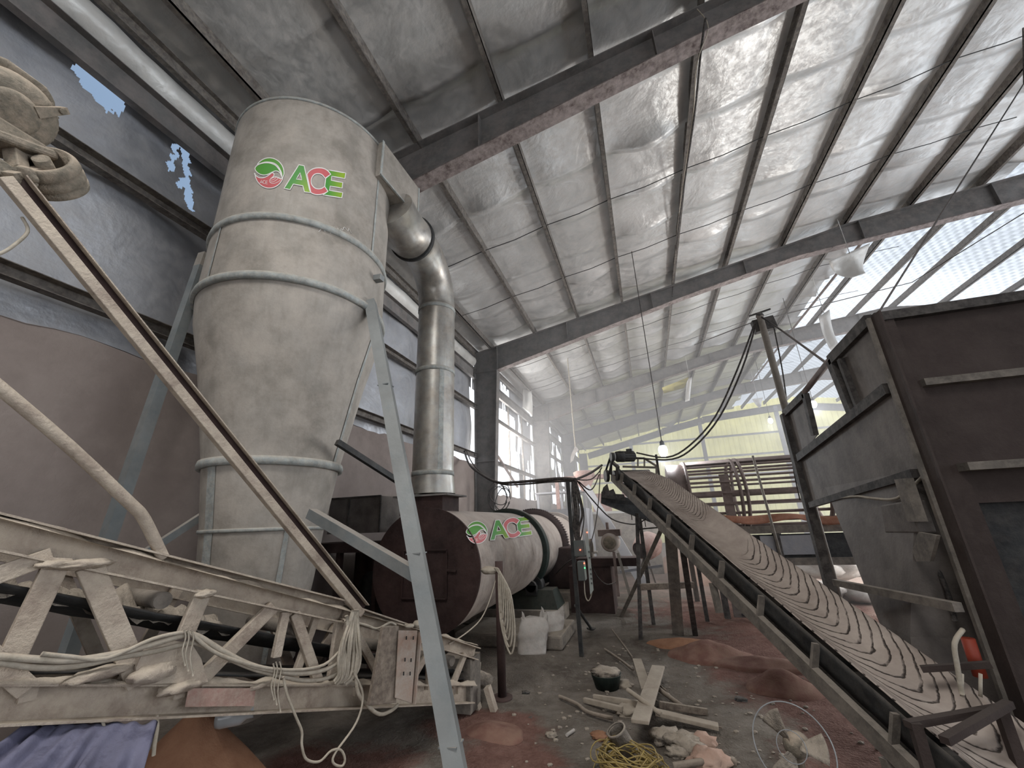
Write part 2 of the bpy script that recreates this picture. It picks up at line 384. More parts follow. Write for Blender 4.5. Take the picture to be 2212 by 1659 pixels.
        if bevel: md = o.modifiers.new('b', 'BEVEL'); md.width = bevel; md.segments = 2; md.limit_method = 'ANGLE'
        return o
def tag(o, label=None, cat=None, group=None, kind=None):
    if label: o['label'] = label
    if cat: o['category'] = cat
    if group: o['group'] = group
    if kind: o['kind'] = kind
    return o
def thing(name, loc, label, cat, group=None, kind=None):
    o = bpy.data.objects.new(name, None); COL.objects.link(o); o.location = V(loc); ORG[o.name] = V(loc)
    o.empty_display_size = .1
    return tag(o, label, cat, group, kind)
def struct(mb, name, mat, label=None, cat='structure', group=None, origin=None, **k):
    return tag(mb.build(name, mat, None, origin, **k), label, cat, group, 'structure')
def copy_tree(root, loc, label=None, rotz=None):
    r = root.copy(); COL.objects.link(r); r.location = V(loc)
    if rotz is not None: r.rotation_euler.z = rotz
    if label: r['label'] = label
    for c in list(root.children):
        d = c.copy(); COL.objects.link(d); d.parent = r
        for g in list(c.children):
            e = g.copy(); COL.objects.link(e); e.parent = d
    return r
def catenary(a, b, sag, n=16, wob=0, seed=0):
    a, b = V(a), V(b); out = []
    for i in range(n + 1):
        t = i / n; p = a.lerp(b, t); p.z -= sag * 4 * t * (1 - t)
        if wob: p += V((noise.noise(V((t * 4, seed, 0))), noise.noise(V((t * 4, seed, 9))), noise.noise(V((t * 4, seed, 18))))) * wob * min(1, 6 * t * (1 - t))
        out.append(p)
    return out
def smooth(pts, k=4):
    pts = [V(p) for p in pts]; out = []
    for i in range(len(pts) - 1):
        p0, p1, p2, p3 = pts[max(i - 1, 0)], pts[i], pts[i + 1], pts[min(i + 2, len(pts) - 1)]
        for j in range(k):
            t = j / k; out.append(.5 * ((2 * p1) + (p2 - p0) * t + (2 * p0 - 5 * p1 + 4 * p2 - p3) * t * t + (3 * p1 - p0 - 3 * p2 + p3) * t ** 3))
    out.append(pts[-1]); return out
NZ = lambda x, y, z=0: noise.noise(V((x, y, z)))

# ------------------------------------------------------------------ building shell
XW = -4.6
def zr(x):                      # underside of the purlins = top of the rafters
    return 6.85 + .187 * (x + 4.05) if x < 6 else (8.729 + .10 * (x - 6) if x < 10.2 else 9.149 - .16 * (x - 10.2))
YB = 32.3
XR = 14.0
def fl(x, y):
    z = .03 * NZ(x * .8, y * .8) + .018 * NZ(x * 3, y * 3)
    for (cx, cy, r, h) in ((-1.5, 3.7, .5, .04), (1.9, 3.9, .8, .05)):
        d = math.hypot(x - cx, y - cy) / r
        if d < 1: z += h * (1 - d * d) ** 2
    return z
mb = MB(); mb.grid(lambda a, b: (-5 + a * 19.4, -9 + b * 42, fl(-5 + a * 19.4, -9 + b * 42)), 190, 300)
struct(mb, 'floor', 'floor_dust')

# left masonry wall with a ragged render top
def wl(a, b):
    y = -9 + a * (YB + 9); top = 3.32 + .06 * NZ(y * 1.7, 0) + .03 * NZ(y * 7, 3)
    if y > 11.2: top = 2.55 + .1 * NZ(y * 2, 5)
    z = top * b; return (XW - .02 + .015 * NZ(y, z), y, z)
mb = MB(); mb.grid(wl, 240, 8)
mb.grid(lambda a, b: (XW - .02 - .22 * b, -9 + a * (YB + 9), wl(a, 1)[2] + .015 * NZ(a * 60, b * 3)), 240, 2)
mb.grid(lambda a, b: (XW - .24, -9 + a * (YB + 9), wl(a, 1)[2] * b), 40, 1)
struct(mb, 'wall_left', 'wall_render')

# foil lining above the wall, one sheet per bay
def lining(name, y0, y1, keep, z0=3.2, z1=6.95, mat='foil_wall', amp=.05, res=12):
    L_ = y1 - y0
    def fn(a, b):
        y = y0 + a * L_; z = z0 + b * (z1 - z0)
        bul = amp * math.sin((y + 9) * 2.4 + 2 * NZ(y * .5, z * .4)) + amp * 1.2 * NZ(y * 1.3, z * .8)
        return (XW - .16 + bul, y, z)
    m_ = MB(); m_.grid(fn, int(L_ * res), int(3.7 * res), keep and (lambda a, b: keep(y0 + a * L_, z0 + b * (z1 - z0))))
    return struct(m_, name, mat)
lining('wall_left_lining', 4.2, 11.2, lambda y, z: not (9.6 < y < 11.2 and z < 3.55 + .1 * NZ(y * 3, 1)))
def k3(y, z):
    if z > 6.1: return NZ(y * 4, z * .7) < .25
    if y > 15.6: return NZ(y * 3.2, z * .5, 2) < .12 and not (z < 4.4 and y < 16.2)
    return z > 5.45 + .35 * NZ(y * 5, 0) and z > 5.7 and NZ(y * 6, 4) < .2
lining('wall_left_lining', 11.2, 18.2, k3, z0=2.5)
lining('wall_left_lining', 18.2, 25.2, lambda y, z: NZ(y * 1.6, z * .8, 5) < .1, z0=2.5)
lining('wall_left_lining', 25.2, YB, lambda y, z: NZ(y * 1.2, z * .8, 7) < .25, z0=2.5)
# pale tear and torn fibres in the first bay
def patch(name, pts, x, mat, seed):
    P = [atX(u, v, x) for u, v in pts]; m_ = MB(); m_.plate(P, .004, (1, 0, 0)); return struct(m_, name, mat)
tear = [(156, 128), (180, 140), (230, 180), (262, 213), (264, 250), (245, 257), (232, 240), (222, 252), (200, 215), (186, 200), (168, 190), (158, 165), (148, 155)]
patch('trim_1', [(130, 110), (280, 200), (290, 280), (190, 280), (130, 200)], XW - .32, 'foil_tear', 1)
strips = [[(372, 312), (384, 318), (380, 345), (370, 372), (358, 372), (366, 345)],
          [(384, 316), (404, 322), (410, 350), (408, 372), (414, 398), (416, 430), (421, 458), (408, 452), (398, 434), (400, 404), (392, 402), (384, 404), (380, 396), (388, 380), (398, 384), (396, 352), (390, 336)]]
patch('trim_2', [(350, 300), (412, 306), (440, 470), (400, 470), (345, 390)], XW - .32, 'foil_tear', 2)

def poly_in(y, z, P):
    c = False; j = len(P) - 1
    for i in range(len(P)):
        a, b = P[i], P[j]
        if (a.z > z) != (b.z > z) and y < (b.y - a.y) * (z - a.z) / (b.z - a.z) + a.y: c = not c
        j = i
    return c
TP = [[atX(u, v, XW - .1) for u, v in q] for q in [tear] + strips]
TP = [[p + (p - CAM) * .02 for p in P] for P in TP]
lining('wall_left_lining', -9, 1.2, None)
lining('wall_left_lining', 1.19, 3.21, lambda y, z: not any(poly_in(y + .05 * NZ(y * 14, z * 14), z + .05 * NZ(y * 14, z * 14, 5), P) for P in TP), res=64)
lining('wall_left_lining', 3.2, 4.2, None)
# roof lining: foil laid in strips over the purlins, sagging between them
PX = [-4.05, -2.61, -1.25, .08, 1.53, 2.96, 4.42, 5.93, 7.38, 8.85, 10.3, 11.75, 13.2]
def roofz(x, y):
    k = 0
    for i in range(len(PX) - 1):
        if PX[i] <= x <= PX[i + 1]: k = math.sin(PI * (x - PX[i]) / (PX[i + 1] - PX[i])); break
    s_ = (y + 20) / 1.18; fr = s_ - math.floor(s_); seed = math.floor(s_)
    sag = .035 + .05 * abs(NZ(seed * 1.7, x * .35))
    droop = (.05 + .26 * max(0, NZ(seed * 3.3, x * .55 + 7))) * fr ** 5 * k
    return zr(x) + .205 - sag * k - droop + .012 * NZ(x * 2.2, y * 2.2) * k
HOLE = [atZ(u, v, 9.3) for u, v in ((2118, 20), (2212, 90), (2300, 0), (2200, -80))]
def inroof(x, y):
    edge = 6.7 + .25 * NZ(y * .7, 3) + .1 * NZ(y * 3, 8)
    if y > 11.6 + .2 * NZ(x, 1) and x > edge: return False
    if x > 9.4 and y > 7.2: return False
    if -2.3 < x < .3 and -2.8 < y < 0: return False  # unseen gap cut for the added overhead lamp
    return True
mb = MB(); XA, XB = -4.75, XR; ys = []
y = -9.0
while y < YB:
    s_ = (y + 20) / 1.18; nxt = (math.floor(s_) + 1) * 1.18 - 20
    for f in (0, .15, .3, .45, .6, .72, .84, .93, .997):
        yy = y + (nxt - y) * f
        if yy < YB: ys.append(yy)
    y = nxt
ys.append(YB); nx = 112
o = 0
for yy in ys:
    for i in range(nx + 1):
        x = XA + (XB - XA) * i / nx; mb.v.append(V((x, yy, roofz(x, yy))))
for j in range(len(ys) - 1):
    for i in range(nx):
        x = XA + (XB - XA) * (i + .5) / nx
        if inroof(x, (ys[j] + ys[j + 1]) / 2):
            q = j * (nx + 1) + i; mb.f.append([q, q + 1, q + nx + 2, q + nx + 1]); mb.sm.append(ys[j + 1] - ys[j] > .02)
struct(mb, 'ceiling', 'foil_roof')
# translucent corrugated roof light where the foil has gone
mb = MB(); mb.grid(lambda a, b: (5.6 + 8.4 * a, 4.6 + (YB - 4.6) * b, zr(5.6 + 8.4 * a) + .30 + .025 * math.sin((4.6 + (YB - 4.6) * b) * 2 * PI / .2)), 12, 1400)
struct(mb, 'window_1', 'skylight_sheet')
# outer roof sheet (keeps the daylight out elsewhere)
mb = MB()
for x0, x1, y0, y1 in ((-5, -2.3, -9, YB), (.3, 5.6, -9, YB), (-2.3, .3, -9, -2.8), (-2.3, .3, 0, YB)): mb.add([(x0, y0, zr(x0) + .42), (x1, y0, zr(x1) + .42), (x1, y1, zr(x1) + .42), (x0, y1, zr(x0) + .42)], [(0, 1, 2, 3)])  # leaves the unseen gap open around the added overhead lamp
mb.add([(5.6, -9, zr(5.6) + .42), (XR + .3, -9, zr(XR) + .42), (XR + .3, 4.6, zr(XR) + .42), (5.6, 4.6, zr(5.6) + .42)], [(0, 1, 2, 3)])
struct(mb, 'ceiling_outer_sheet', 'purlin_steel')

# purlins
for i, x in enumerate(PX):
    m_ = MB(); z = zr(x) + .1
    m_.chan((x, -9, z), (x, YB, z), .07, .2, .006, flip=-1 if x < 3 else 1)
    m_.beam((x + (.032 if x < 3 else -.032), -9, z - .085), (x + (.032 if x < 3 else -.032), YB, z - .085), .006, .03)
    struct(m_, 'purlin', 'purlin_steel', 'steel roof purlin under the foil lining', 'beam', 'roof purlins')
m_ = MB(); m_.chan((XW + .02, -9, 6.08), (XW + .02, YB, 6.08), .09, .34, .008); struct(m_, 'eave_beam', 'beam_steel', 'deep steel eave beam along the left wall', 'beam')
m_ = MB(); m_.chan((XW + .06, -9, 6.78), (XW + .06, YB, 6.78), .07, .2, .006); struct(m_, 'eave_purlin', 'purlin_steel', 'steel eave purlin where roof meets left wall', 'beam')
# pale insulation bulging between eave beam and purlin
for y0, y1 in ((-9, 4.1), (4.35, 11.0)):
    m_ = MB(); m_.grid(lambda a, b: (XW - .05 + .16 * math.sin(PI * b) * (1 + .3 * NZ((y0 + a * (y1 - y0)) * 1.1, 2)), y0 + a * (y1 - y0), 6.24 + .46 * b + .02 * NZ(a * 40, b * 2)), int((y1 - y0) * 8), 10)
    struct(m_, 'trim_4', 'foil_bulge', 'pale insulation roll bulging above the eave beam', 'insulation')
# girts
for z, hh in ((5.02, .14), (3.55, .13)):
    for k in range(5):
        y0 = (-9, 4.2, 11.2, 18.2, 25.2)[k]; y1 = (4.2, 11.2, 18.2, 25.2, YB)[k]
        zz = z + (.1 if (k == 0 and z < 4) else 0)
        m_ = MB(); m_.chan((XW + .03, y0, zz), (XW + .03, y1, zz), .1, hh, .007); struct(m_, 'girt', 'purlin_steel', 'horizontal steel girt across the foil wall', 'beam', 'wall girts')
for (y, z) in ((14.6, 0), (16.4, 0), (21.5, 0), (23.4, 0)):
    m_ = MB(); m_.beam((XW - .05, y, 2.5), (XW - .05, y, 6), .06, .06); struct(m_, 'girt_post', 'purlin_steel', 'thin steel upright in the torn wall opening', 'beam', 'wall uprights')

# thin tie rods strung between the purlins
for y in (1.0, 6.9, 8.9, 13.2, 15.8, 20.4, 23, 28):
    m_ = MB(); m_.tubepath([(x + dx, y + .03 * NZ(x, y), zr(x + dx) + .05 - (.04 if dx else 0)) for x in PX[:9] for dx in (0, .7)], .009, 5); struct(m_, 'tie_rod', 'black_steel', 'thin steel tie rod strung across the purlins', 'rod', 'tie rods')
# portal frames
LOW = [(-3.85, 6.12), (1.81, 7.48), (4.66, 8.05), (10, 8.45), (XR, 7.9)]
def portal(y):
    root = thing('portal_frame', (XW + .35, y, 0), 'grey steel portal frame with tapered column and rafter', 'steel frame', 'portal frames', 'structure')
    # column: web, flanges
    m_ = MB(); t = .02; fw = .24
    m_.plate([(XW, y - .007, 0), (-4.12, y - .007, 0), (-3.85, y - .007, 6.12), (XW, y - .007, 6.75)], .014, (0, 1, 0))
    m_.beam((XW + .01, y, 0), (XW + .01, y, 6.78), fw, t, up=(1, 0, 0)); m_.beam((-4.12, y, 0), (-3.85, y, 6.14), fw, t, up=(1, 0, 0))
    for z, x2 in ((6.12, -3.86), (3.35, -3.98)): m_.bb((XW, y - fw / 2, z - .006), (x2, y + fw / 2, z + .006))
    m_.build('column', 'beam_steel', root)
    m_ = MB()
    tops = [(XW, 6.76), (1.81, zr(1.81) - .01), (4.66, zr(4.66) - .01), (6, zr(6) - .01), (10, zr(10) - .01), (XR, zr(XR) - .01)]
    lows = [(XW, 6.08), (-3.85, 6.12), (1.81, 7.48), (4.66, 8.05), (10, 8.45), (XR, 7.9)]
    m_.plate([(x, y - .006, z) for x, z in [(XW, 6.1)] + lows[1:]] + [(x, y - .006, z) for x, z in tops[::-1]], .012, (0, 1, 0))
    for i in range(len(tops) - 1): m_.beam((tops[i][0], y, tops[i][1]), (tops[i + 1][0], y, tops[i + 1][1]), fw, .016)
    for x in (-3.84, -1.6, .9, 3.4, 6.2, 9):
        lo = lows[1][1] + (x + 3.85) * .24 if x < 1.81 else (7.48 + (x - 1.81) * .2 if x < 4.66 else 8.05 + (x - 4.66) * .075)
        m_.beam((x, y, lo), (x, y, zr(x)), fw * .9, .012, up=(1, 0, 0))
    m_.build('rafter', 'beam_steel', root)
    m_ = MB()
    for i in range(1, len(lows) - 1): m_.beam((lows[i][0], y, lows[i][1]), (lows[i + 1][0], y, lows[i + 1][1]), fw, .018)
    m_.build('bottom_flange', 'flange_rusty', root)
for y in (-2.8, 4.2, 11.2, 18.2, 25.2): portal(y)

# back gable: yellow sheet cladding, girts, posts, frame
mb = MB()
def gab(a, b):
    x = -4.7 + a * 18.8; return (x, YB + .03 * max(-.4, min(.4, math.sin(x * 2 * PI / .33))) * 2, b * (zr(x) + .3))
mb.grid(gab, 760, 2, smooth=False)
struct(mb, 'wall_back', 'yellow_sheet')
for z in (3.2, 4.3, 5.6, 7.0):
    m_ = MB(); m_.chan((-4.6, YB - .12, z), (XR, YB - .12, z), .1, .13, .008); struct(m_, 'gable_girt', 'foil_bulge', 'pale horizontal girt on the yellow gable wall', 'beam', 'gable girts')
for x in (-.6, 4.4, 9.4):
    m_ = MB(); m_.beam((x, YB - .25, 0), (x, YB - .25, zr(x) - .3), .24, .2, up=(0, 1, 0)); struct(m_, 'gable_post', 'blue_grey_paint', 'pale steel post against the yellow gable wall', 'post', 'gable posts')
m_ = MB()
for i in range(len(LOW) - 1): m_.ibeam((LOW[i][0], YB - .3, LOW[i][1] + .25), (LOW[i + 1][0], YB - .3, LOW[i + 1][1] + .2), .22, .45)
m_.beam((-4.25, YB - .3, 0), (-4.25, YB - .3, 6.6), .6, .2, up=(0, 1, 0))
struct(m_, 'gable_frame', 'beam_steel', 'end frame against the yellow gable wall', 'steel frame')
m_ = MB(); m_.bb((-5, -9.2, 0), (-4, -9, 9.3)); m_.bb((3, -9.2, 0), (XR + .3, -9, 9.3)); m_.bb((-4, -9.2, 4.6), (3, -9, 9.3)); struct(m_, 'wall_front', 'wall_render')  # unseen end wall; doorway gap made up for the added fill lamp
# east side: low wall, open above
m_ = MB(); m_.bb((XR, -9, 0), (XR + .2, YB, 1.2)); struct(m_, 'wall_right', 'wall_render')

# haze of dust in the far bays
m_ = MB(); m_.bb((-4.4, 8.5, .02), (13.5, YB - .4, 6.9))
hm = bpy.data.materials.new('dust_haze'); hm.use_nodes = True; hm.node_tree.nodes.clear()
ho = hm.node_tree.nodes.new('ShaderNodeOutputMaterial'); hv = hm.node_tree.nodes.new('ShaderNodeVolumePrincipled')
hv.inputs['Density'].default_value = .034; hv.inputs['Color'].default_value = (.96, .93, .92, 1)
hm.node_tree.links.new(hv.outputs[0], ho.inputs['Volume']); M['dust_haze'] = hm
hz = m_.build('dust_haze', 'dust_haze', None, (0, 20, 0)); tag(hz, 'pale airborne dust haze filling the far bays', 'haze', kind='stuff')

# ------------------------------------------------------------------ cyclone separator
CC = V((-3.30, 3.05, 0)); CR = .86
def on_cyl(u, v, off=0):        # where a ray meets the upright upper shell
    d = ray(u, v); ox, oy = -CC.x, -CC.y; r = CR + off
    a = d.x ** 2 + d.y ** 2; b = 2 * (d.x * ox + d.y * oy); c = ox * ox + oy * oy - r * r
    D = max(b * b - 4 * a * c, 0); return CAM + d * ((-b - math.sqrt(D)) / (2 * a))
cyc = thing('cyclone_separator', (CC.x, CC.y, 0), 'tall grey steel cyclone with cone bottom and green and red logo, standing on splayed legs', 'cyclone')
ZT, Z1, Z2, Z3, Z4, Z5 = 5.88, 4.36, 3.72, 2.18, 1.64, .62
def shell(prof, name, mat='cyclone_steel'):
    m_ = MB(); m_.lathe((CC.x, CC.y, 0), (0, 0, 1), prof, 96); return m_.build(name, mat, cyc)
up = shell([(ZT, .02), (ZT, CR - .002), (ZT - .02, CR), (5.2, CR + .002), (4.8, CR), (Z1, CR)], 'upper_shell')
shell([(Z1, CR), (Z1 - .3, CR + .004), (Z2, CR + .01)], 'middle_shell')
shell([(Z2, CR + .01), (Z2 - .25, CR - .02), (3.0, .725), (Z3, .562)], 'cone')
shell([(Z3, .562), (Z4, .485), (1.2, .44)], 'lower_cone')
shell([(1.2, .44), (Z5, .36), (Z5 - .3, .2), (.25, .19)], 'discharge_spout')
def ring(z, r, name='flange_ring', t=.02, h=.035):
    m_ = MB(); m_.lathe((CC.x, CC.y, 0), (0, 0, 1), [(z - h, r), (z - h, r + t), (z, r + t * 1.3), (z + h, r + t), (z + h, r)], 96); return m_.build(name, 'weld_seam', cyc)
ring(ZT - .015, CR - .002, t=.012, h=.015); ring(Z1, CR); ring(Z2, CR + .01, t=.028); ring(Z3, .562, t=.03); ring(Z4, .485, t=.012, h=.015)
# vertical weld seams, one strip each
def vseam(ang, prof, wd=.03):
    m_ = MB(); a = math.radians(ang); n = 14
    def P(t, s_):
        k = t * (len(prof) - 1); i = min(int(k), len(prof) - 2); f = k - i
        z = prof[i][0] + (prof[i + 1][0] - prof[i][0]) * f; r = prof[i][1] + (prof[i + 1][1] - prof[i][1]) * f + .006
        aa = a + s_ * (wd + .006 * NZ(z * 9, ang)) / r
        return (CC.x + math.cos(aa) * r, CC.y + math.sin(aa) * r, z)
    m_.grid(lambda s_, t: P(t, s_ - .5), 2, 30); return m_.build('weld_seam', 'weld_seam', cyc)
vseam(2, [(ZT, CR), (Z1, CR)]); vseam(-100, [(Z1, CR), (Z2, CR + .01)]); vseam(14, [(Z2, CR + .01), (Z2 - .25, CR - .02), (3, .725), (Z3, .562)], .04)
vseam(-96, [(Z3, .562), (Z4, .485), (1.2, .44)], .1); vseam(-24, [(Z4, .485), (1.2, .44), (Z5, .36)], .04)
m_ = MB()   # short welded lug at the seam ring on the right
p = on_cyl(812, 604); m_.beam(p + V((-.12, -.02, 0)), p + V((.10, -.03, -.02)), .07, .06); m_.build('lug', 'galvanised', cyc)
# chalked scribbles and scratches on the steel
m_ = MB()
def scrib(u0, v0, w_, h_, n, seed):
    rr = random.Random(seed); pts = []
    for i in range(n):
        pts.append(on_cyl(u0 + w_ * i / n + rr.uniform(-w_ * .04, w_ * .08), v0 + h_ * i / n * .25 + rr.uniform(-h_ / 2, h_ / 2), .004))
    m_.tubepath(smooth(pts, 3), .0022, 4)
scrib(690, 495, 70, 16, 22, 1); m_.build('chalk_mark', 'logo_white', cyc); m_ = MB(); scrib(666, 590, 60, 22, 20, 2)
m_.build('chalk_mark', 'logo_white', cyc)

# outlet box on the top right side, running towards the duct
A0, A1 = atZ(829, 305, 5.88), atZ(905, 407, 5.88)
def vplane(u, v, A, B):
    d = ray(u, v); n = V((-(B - A).y, (B - A).x, 0)); return CAM + d * ((A - CAM).dot(n) / d.dot(n))
B0z, B1z = vplane(832, 388, A0, A1).z, vplane(908, 478, A0, A1).z
A0.z = 0; A1.z = 0; dA = (A1 - A0).normalized(); nA = V((-dA.y, dA.x, 0))
if nA.x > 0: nA = -nA
def zt(t): return (5.88, B0z + (B1z - B0z) * t)
m_ = MB(); z00, z01 = zt(0); z10, z11 = zt(1); wB = .62
q = [A0, A1, A1 + nA * wB, A0 + nA * wB]
vs = [q[0] + V((0, 0, z01)), q[1] + V((0, 0, z11)), q[2] + V((0, 0, z11)), q[3] + V((0, 0, z01)), q[0] + V((0, 0, z00)), q[1] + V((0, 0, z10)), q[2] + V((0, 0, z10)), q[3] + V((0, 0, z00))]
m_.add(vs, [(0, 3, 2, 1), (4, 5, 6, 7), (0, 1, 5, 4), (1, 2, 6, 5), (2, 3, 7, 6), (3, 0, 4, 7)]); m_.build('outlet_box', 'cyclone_steel', cyc, bevel=.006)
m_ = MB(); m_.beam(vs[0], vs[4], .03, .012, up=(1, 0, 0)); m_.beam(vs[1], vs[5], .03, .012, up=(1, 0, 0)); m_.beam(vs[0], vs[1], .02, .02); m_.build('box_edging', 'weld_seam', cyc)

# legs and braces
def leg(p, q, w_=.10, mat='galvanised', up=(1, 0, 0), fx=1, fy=1, name='leg'):
    m_ = MB(); m_.angle(p, q, w_, .008, up, fx, fy); return m_.build(name, mat, cyc)
fr_top = V((-2.42, 3.10, 3.80)); fr_foot = V((-.93, 2.28, 0))
m_ = MB(); m_.chan(fr_top, fr_foot, .10, .095, .009, up=(.35, -1, 0)); 
for t in (.27, .62, .86):
    c_ = fr_top.lerp(fr_foot, t); m_.beam(c_ + V((-.05, -.0, 0)), c_ + V((.05, 0, .005)), .10, .008, up=(0, 0, 1))
m_.build('leg', 'galvanised', cyc)
m_ = MB(); m_.bb(fr_foot + V((-.12, -.1, 0)), fr_foot + V((.12, .1, .02))); m_.build('foot_plate', 'galvanised', cyc)
lt = V((-3.98, 2.44, 4.18)); lb = atY(232, 1165, 2.28); lf = lt + (lb - lt) * (lt.z / (lt.z - lb.z))
m_ = MB(); m_.beam(lt, lf, .085, .085, up=(1, 0, 0)); m_.build('leg', 'galvanised', cyc)
m_ = MB(); m_.beam(lt + V((.0, .02, .16)), lt + V((-.01, .01, -.02)), .10, .09, up=(1, 0, 0)); m_.build('leg_sleeve', 'cyclone_steel', cyc)
m_ = MB(); m_.beam(V((-3.5, 3.75, 3.7)), V((-3.9, 4.05, 0)), .085, .085, up=(1, 0, 0)); m_.build('leg', 'galvanised', cyc)

def onleg(v):      # point on the front right leg at picture height v
    lo, hi = 0., 1.
    for _ in range(30):
        t = (lo + hi) / 2; p = fr_top.lerp(fr_foot, t) - CAM; vv = CY + FPX * _down(p)
        if vv < v: lo = t
        else: hi = t
    return fr_top.lerp(fr_foot, t)
def _down(p):
    xc = p.x * _dx.y + p.y * _dy.y + p.z * _dz.y; zc = p.x * _dx.z + p.y * _dy.z + p.z * _dz.z
    return xc / zc
pb = onleg(1238); pa = atD(668, 1097, (CC - CAM).xy.length * 1.0)
d_ = (V((pb.x, pb.y, 0)) - V((CC.x, CC.y, 0))).normalized(); pa = V((CC.x, CC.y, 1.78)) + d_ * .47
pa = atY(668, 1099, 2.70)
m_ = MB(); m_.angle(pa, pb + V((-.03, .04, 0)), .075, .008, (0, 0, 1), -1, -1); m_.build('brace', 'galvanised', cyc)
m_ = MB(); a_ = atY(440, 1112, 2.72); b_ = atY(312, 1196, 2.35); m_.beam(a_, b_, .05, .055); m_.build('brace', 'galvanised', cyc)
m_ = MB(); a_ = atY(728, 955, 3.0); b_ = atY(868, 1045, 3.75); m_.beam(a_, b_, .05, .05); m_.build('brace', 'black_steel', cyc)

# ------------------------------------------------------------------ logo (a painted decal, built on the surface)
def circ(cx, cy, rx, ry, a0, a1, n):
    return [(cx + rx * math.cos(math.radians(a0 + (a1 - a0) * i / n)), cy + ry * math.sin(math.radians(a0 + (a1 - a0) * i / n))) for i in range(n + 1)]
def sm2(pts, k=5): return [(p.x, p.y) for p in smooth([(a, b, 0) for a, b in pts], k)]
EC = (478, 495)
arc_top = circ(EC[0], EC[1], 292, 302, -145, 5, 30)
leaf1 = arc_top + sm2([(768, 520), (735, 600), (722, 500), (690, 425), (640, 350), (570, 300), (480, 278), (390, 278), (310, 300), (238, 326)])[0:]
leaf2 = sm2([(190, 400), (225, 350), (300, 312), (400, 292), (500, 300), (590, 335), (650, 395), (695, 470), (728, 570), (712, 540), (690, 500), (655, 465), (600, 455), (540, 475), (450, 520), (380, 535), (310, 525), (245, 490), (205, 445), (190, 400)])
red_b = sm2([(175, 498), (200, 535), (250, 575), (320, 592), (400, 575), (470, 535), (530, 492), (565, 505), (568, 545), (535, 585), (505, 605), (590, 572), (650, 585), (700, 608), (735, 605)]) + circ(EC[0], EC[1], 285, 300, 22, 178, 40)
A_out = [(1065, 330), (1170, 350), (1290, 885), (1175, 870), (1145, 750), (955, 715), (890, 825), (770, 800)]
A_in = [(1090, 490), (1125, 630), (1015, 615)]
C_out = sm2([(1700, 520), (1640, 450), (1560, 405), (1455, 392), (1350, 410), (1270, 462), (1228, 520)]) + [(1305, 885)] + sm2([(1305, 885), (1370, 915), (1455, 925), (1560, 905), (1645, 860)]) + [(1580, 765)] + sm2([(1560, 775), (1520, 800), (1455, 812), (1380, 790), (1325, 730), (1310, 660), (1328, 580), (1380, 520), (1455, 505), (1530, 530), (1590, 600)])
E_out = [(1635, 430), (2000, 495), (1980, 605), (1720, 560), (1710, 640), (1940, 685), (1925, 795), (1690, 755), (1675, 840), (1940, 885), (1920, 990), (1545, 930), (1645, 860), (1580, 765), (1600, 600), (1700, 520)]
def dedupe(p):
    o = []
    for a in p:
        if not o or math.hypot(a[0] - o[-1][0], a[1] - o[-1][1]) > 3: o.append(a)
    if math.hypot(o[0][0] - o[-1][0], o[0][1] - o[-1][1]) < 3: o.pop()
    return o
def inside(p, poly):
    c = False; j = len(poly) - 1
    for i in range(len(poly)):
        a, b = poly[i], poly[j]
        if (a[1] > p[1]) != (b[1] > p[1]) and p[0] < (b[0] - a[0]) * (p[1] - a[1]) / (b[1] - a[1]) + a[0]: c = not c
        j = i
    return c
def fill(outer, holes, surf, mat, name, parent, gradf=None, off=.004):
    loops = [dedupe(outer)] + [dedupe(h) for h in holes]; pts = []; edges = []
    for lp in loops:
        o = len(pts); 
        dense = []
        for i in range(len(lp)):
            a, b = lp[i], lp[(i + 1) % len(lp)]; n = max(1, int(math.hypot(a[0] - b[0], a[1] - b[1]) / 45))
            dense += [(a[0] + (b[0] - a[0]) * k / n, a[1] + (b[1] - a[1]) * k / n) for k in range(n)]
        pts += dense; edges += [(o + i, o + (i + 1) % len(dense)) for i in range(len(dense))]
    xs = [p[0] for p in loops[0]]; yy = [p[1] for p in loops[0]]; g = 45
    x = min(xs)
    while x < max(xs):
        y_ = min(yy)
        while y_ < max(yy):
            q_ = (x + 1.3, y_ + .7)
            if inside(q_, loops[0]) and not any(inside(q_, h) for h in loops[1:]): pts.append(q_)
            y_ += g
        x += g
    r = geometry.delaunay_2d_cdt([V(p) for p in pts], edges, [], 0, 1e-4)
    vs, fs = r[0], r[2]; keep = []
    for f in fs:
        c_ = (sum(vs[i].x for i in f) / len(f), sum(vs[i].y for i in f) / len(f))
        if inside(c_, loops[0]) and not any(inside(c_, h) for h in loops[1:]): keep.append(list(f))
    m_ = MB(); m_.add([surf(p.x, p.y, off) for p in vs], keep, True)
    if gradf: m_.grad = [gradf(p.x, p.y) for p in vs]
    return m_.build(name, mat, parent)
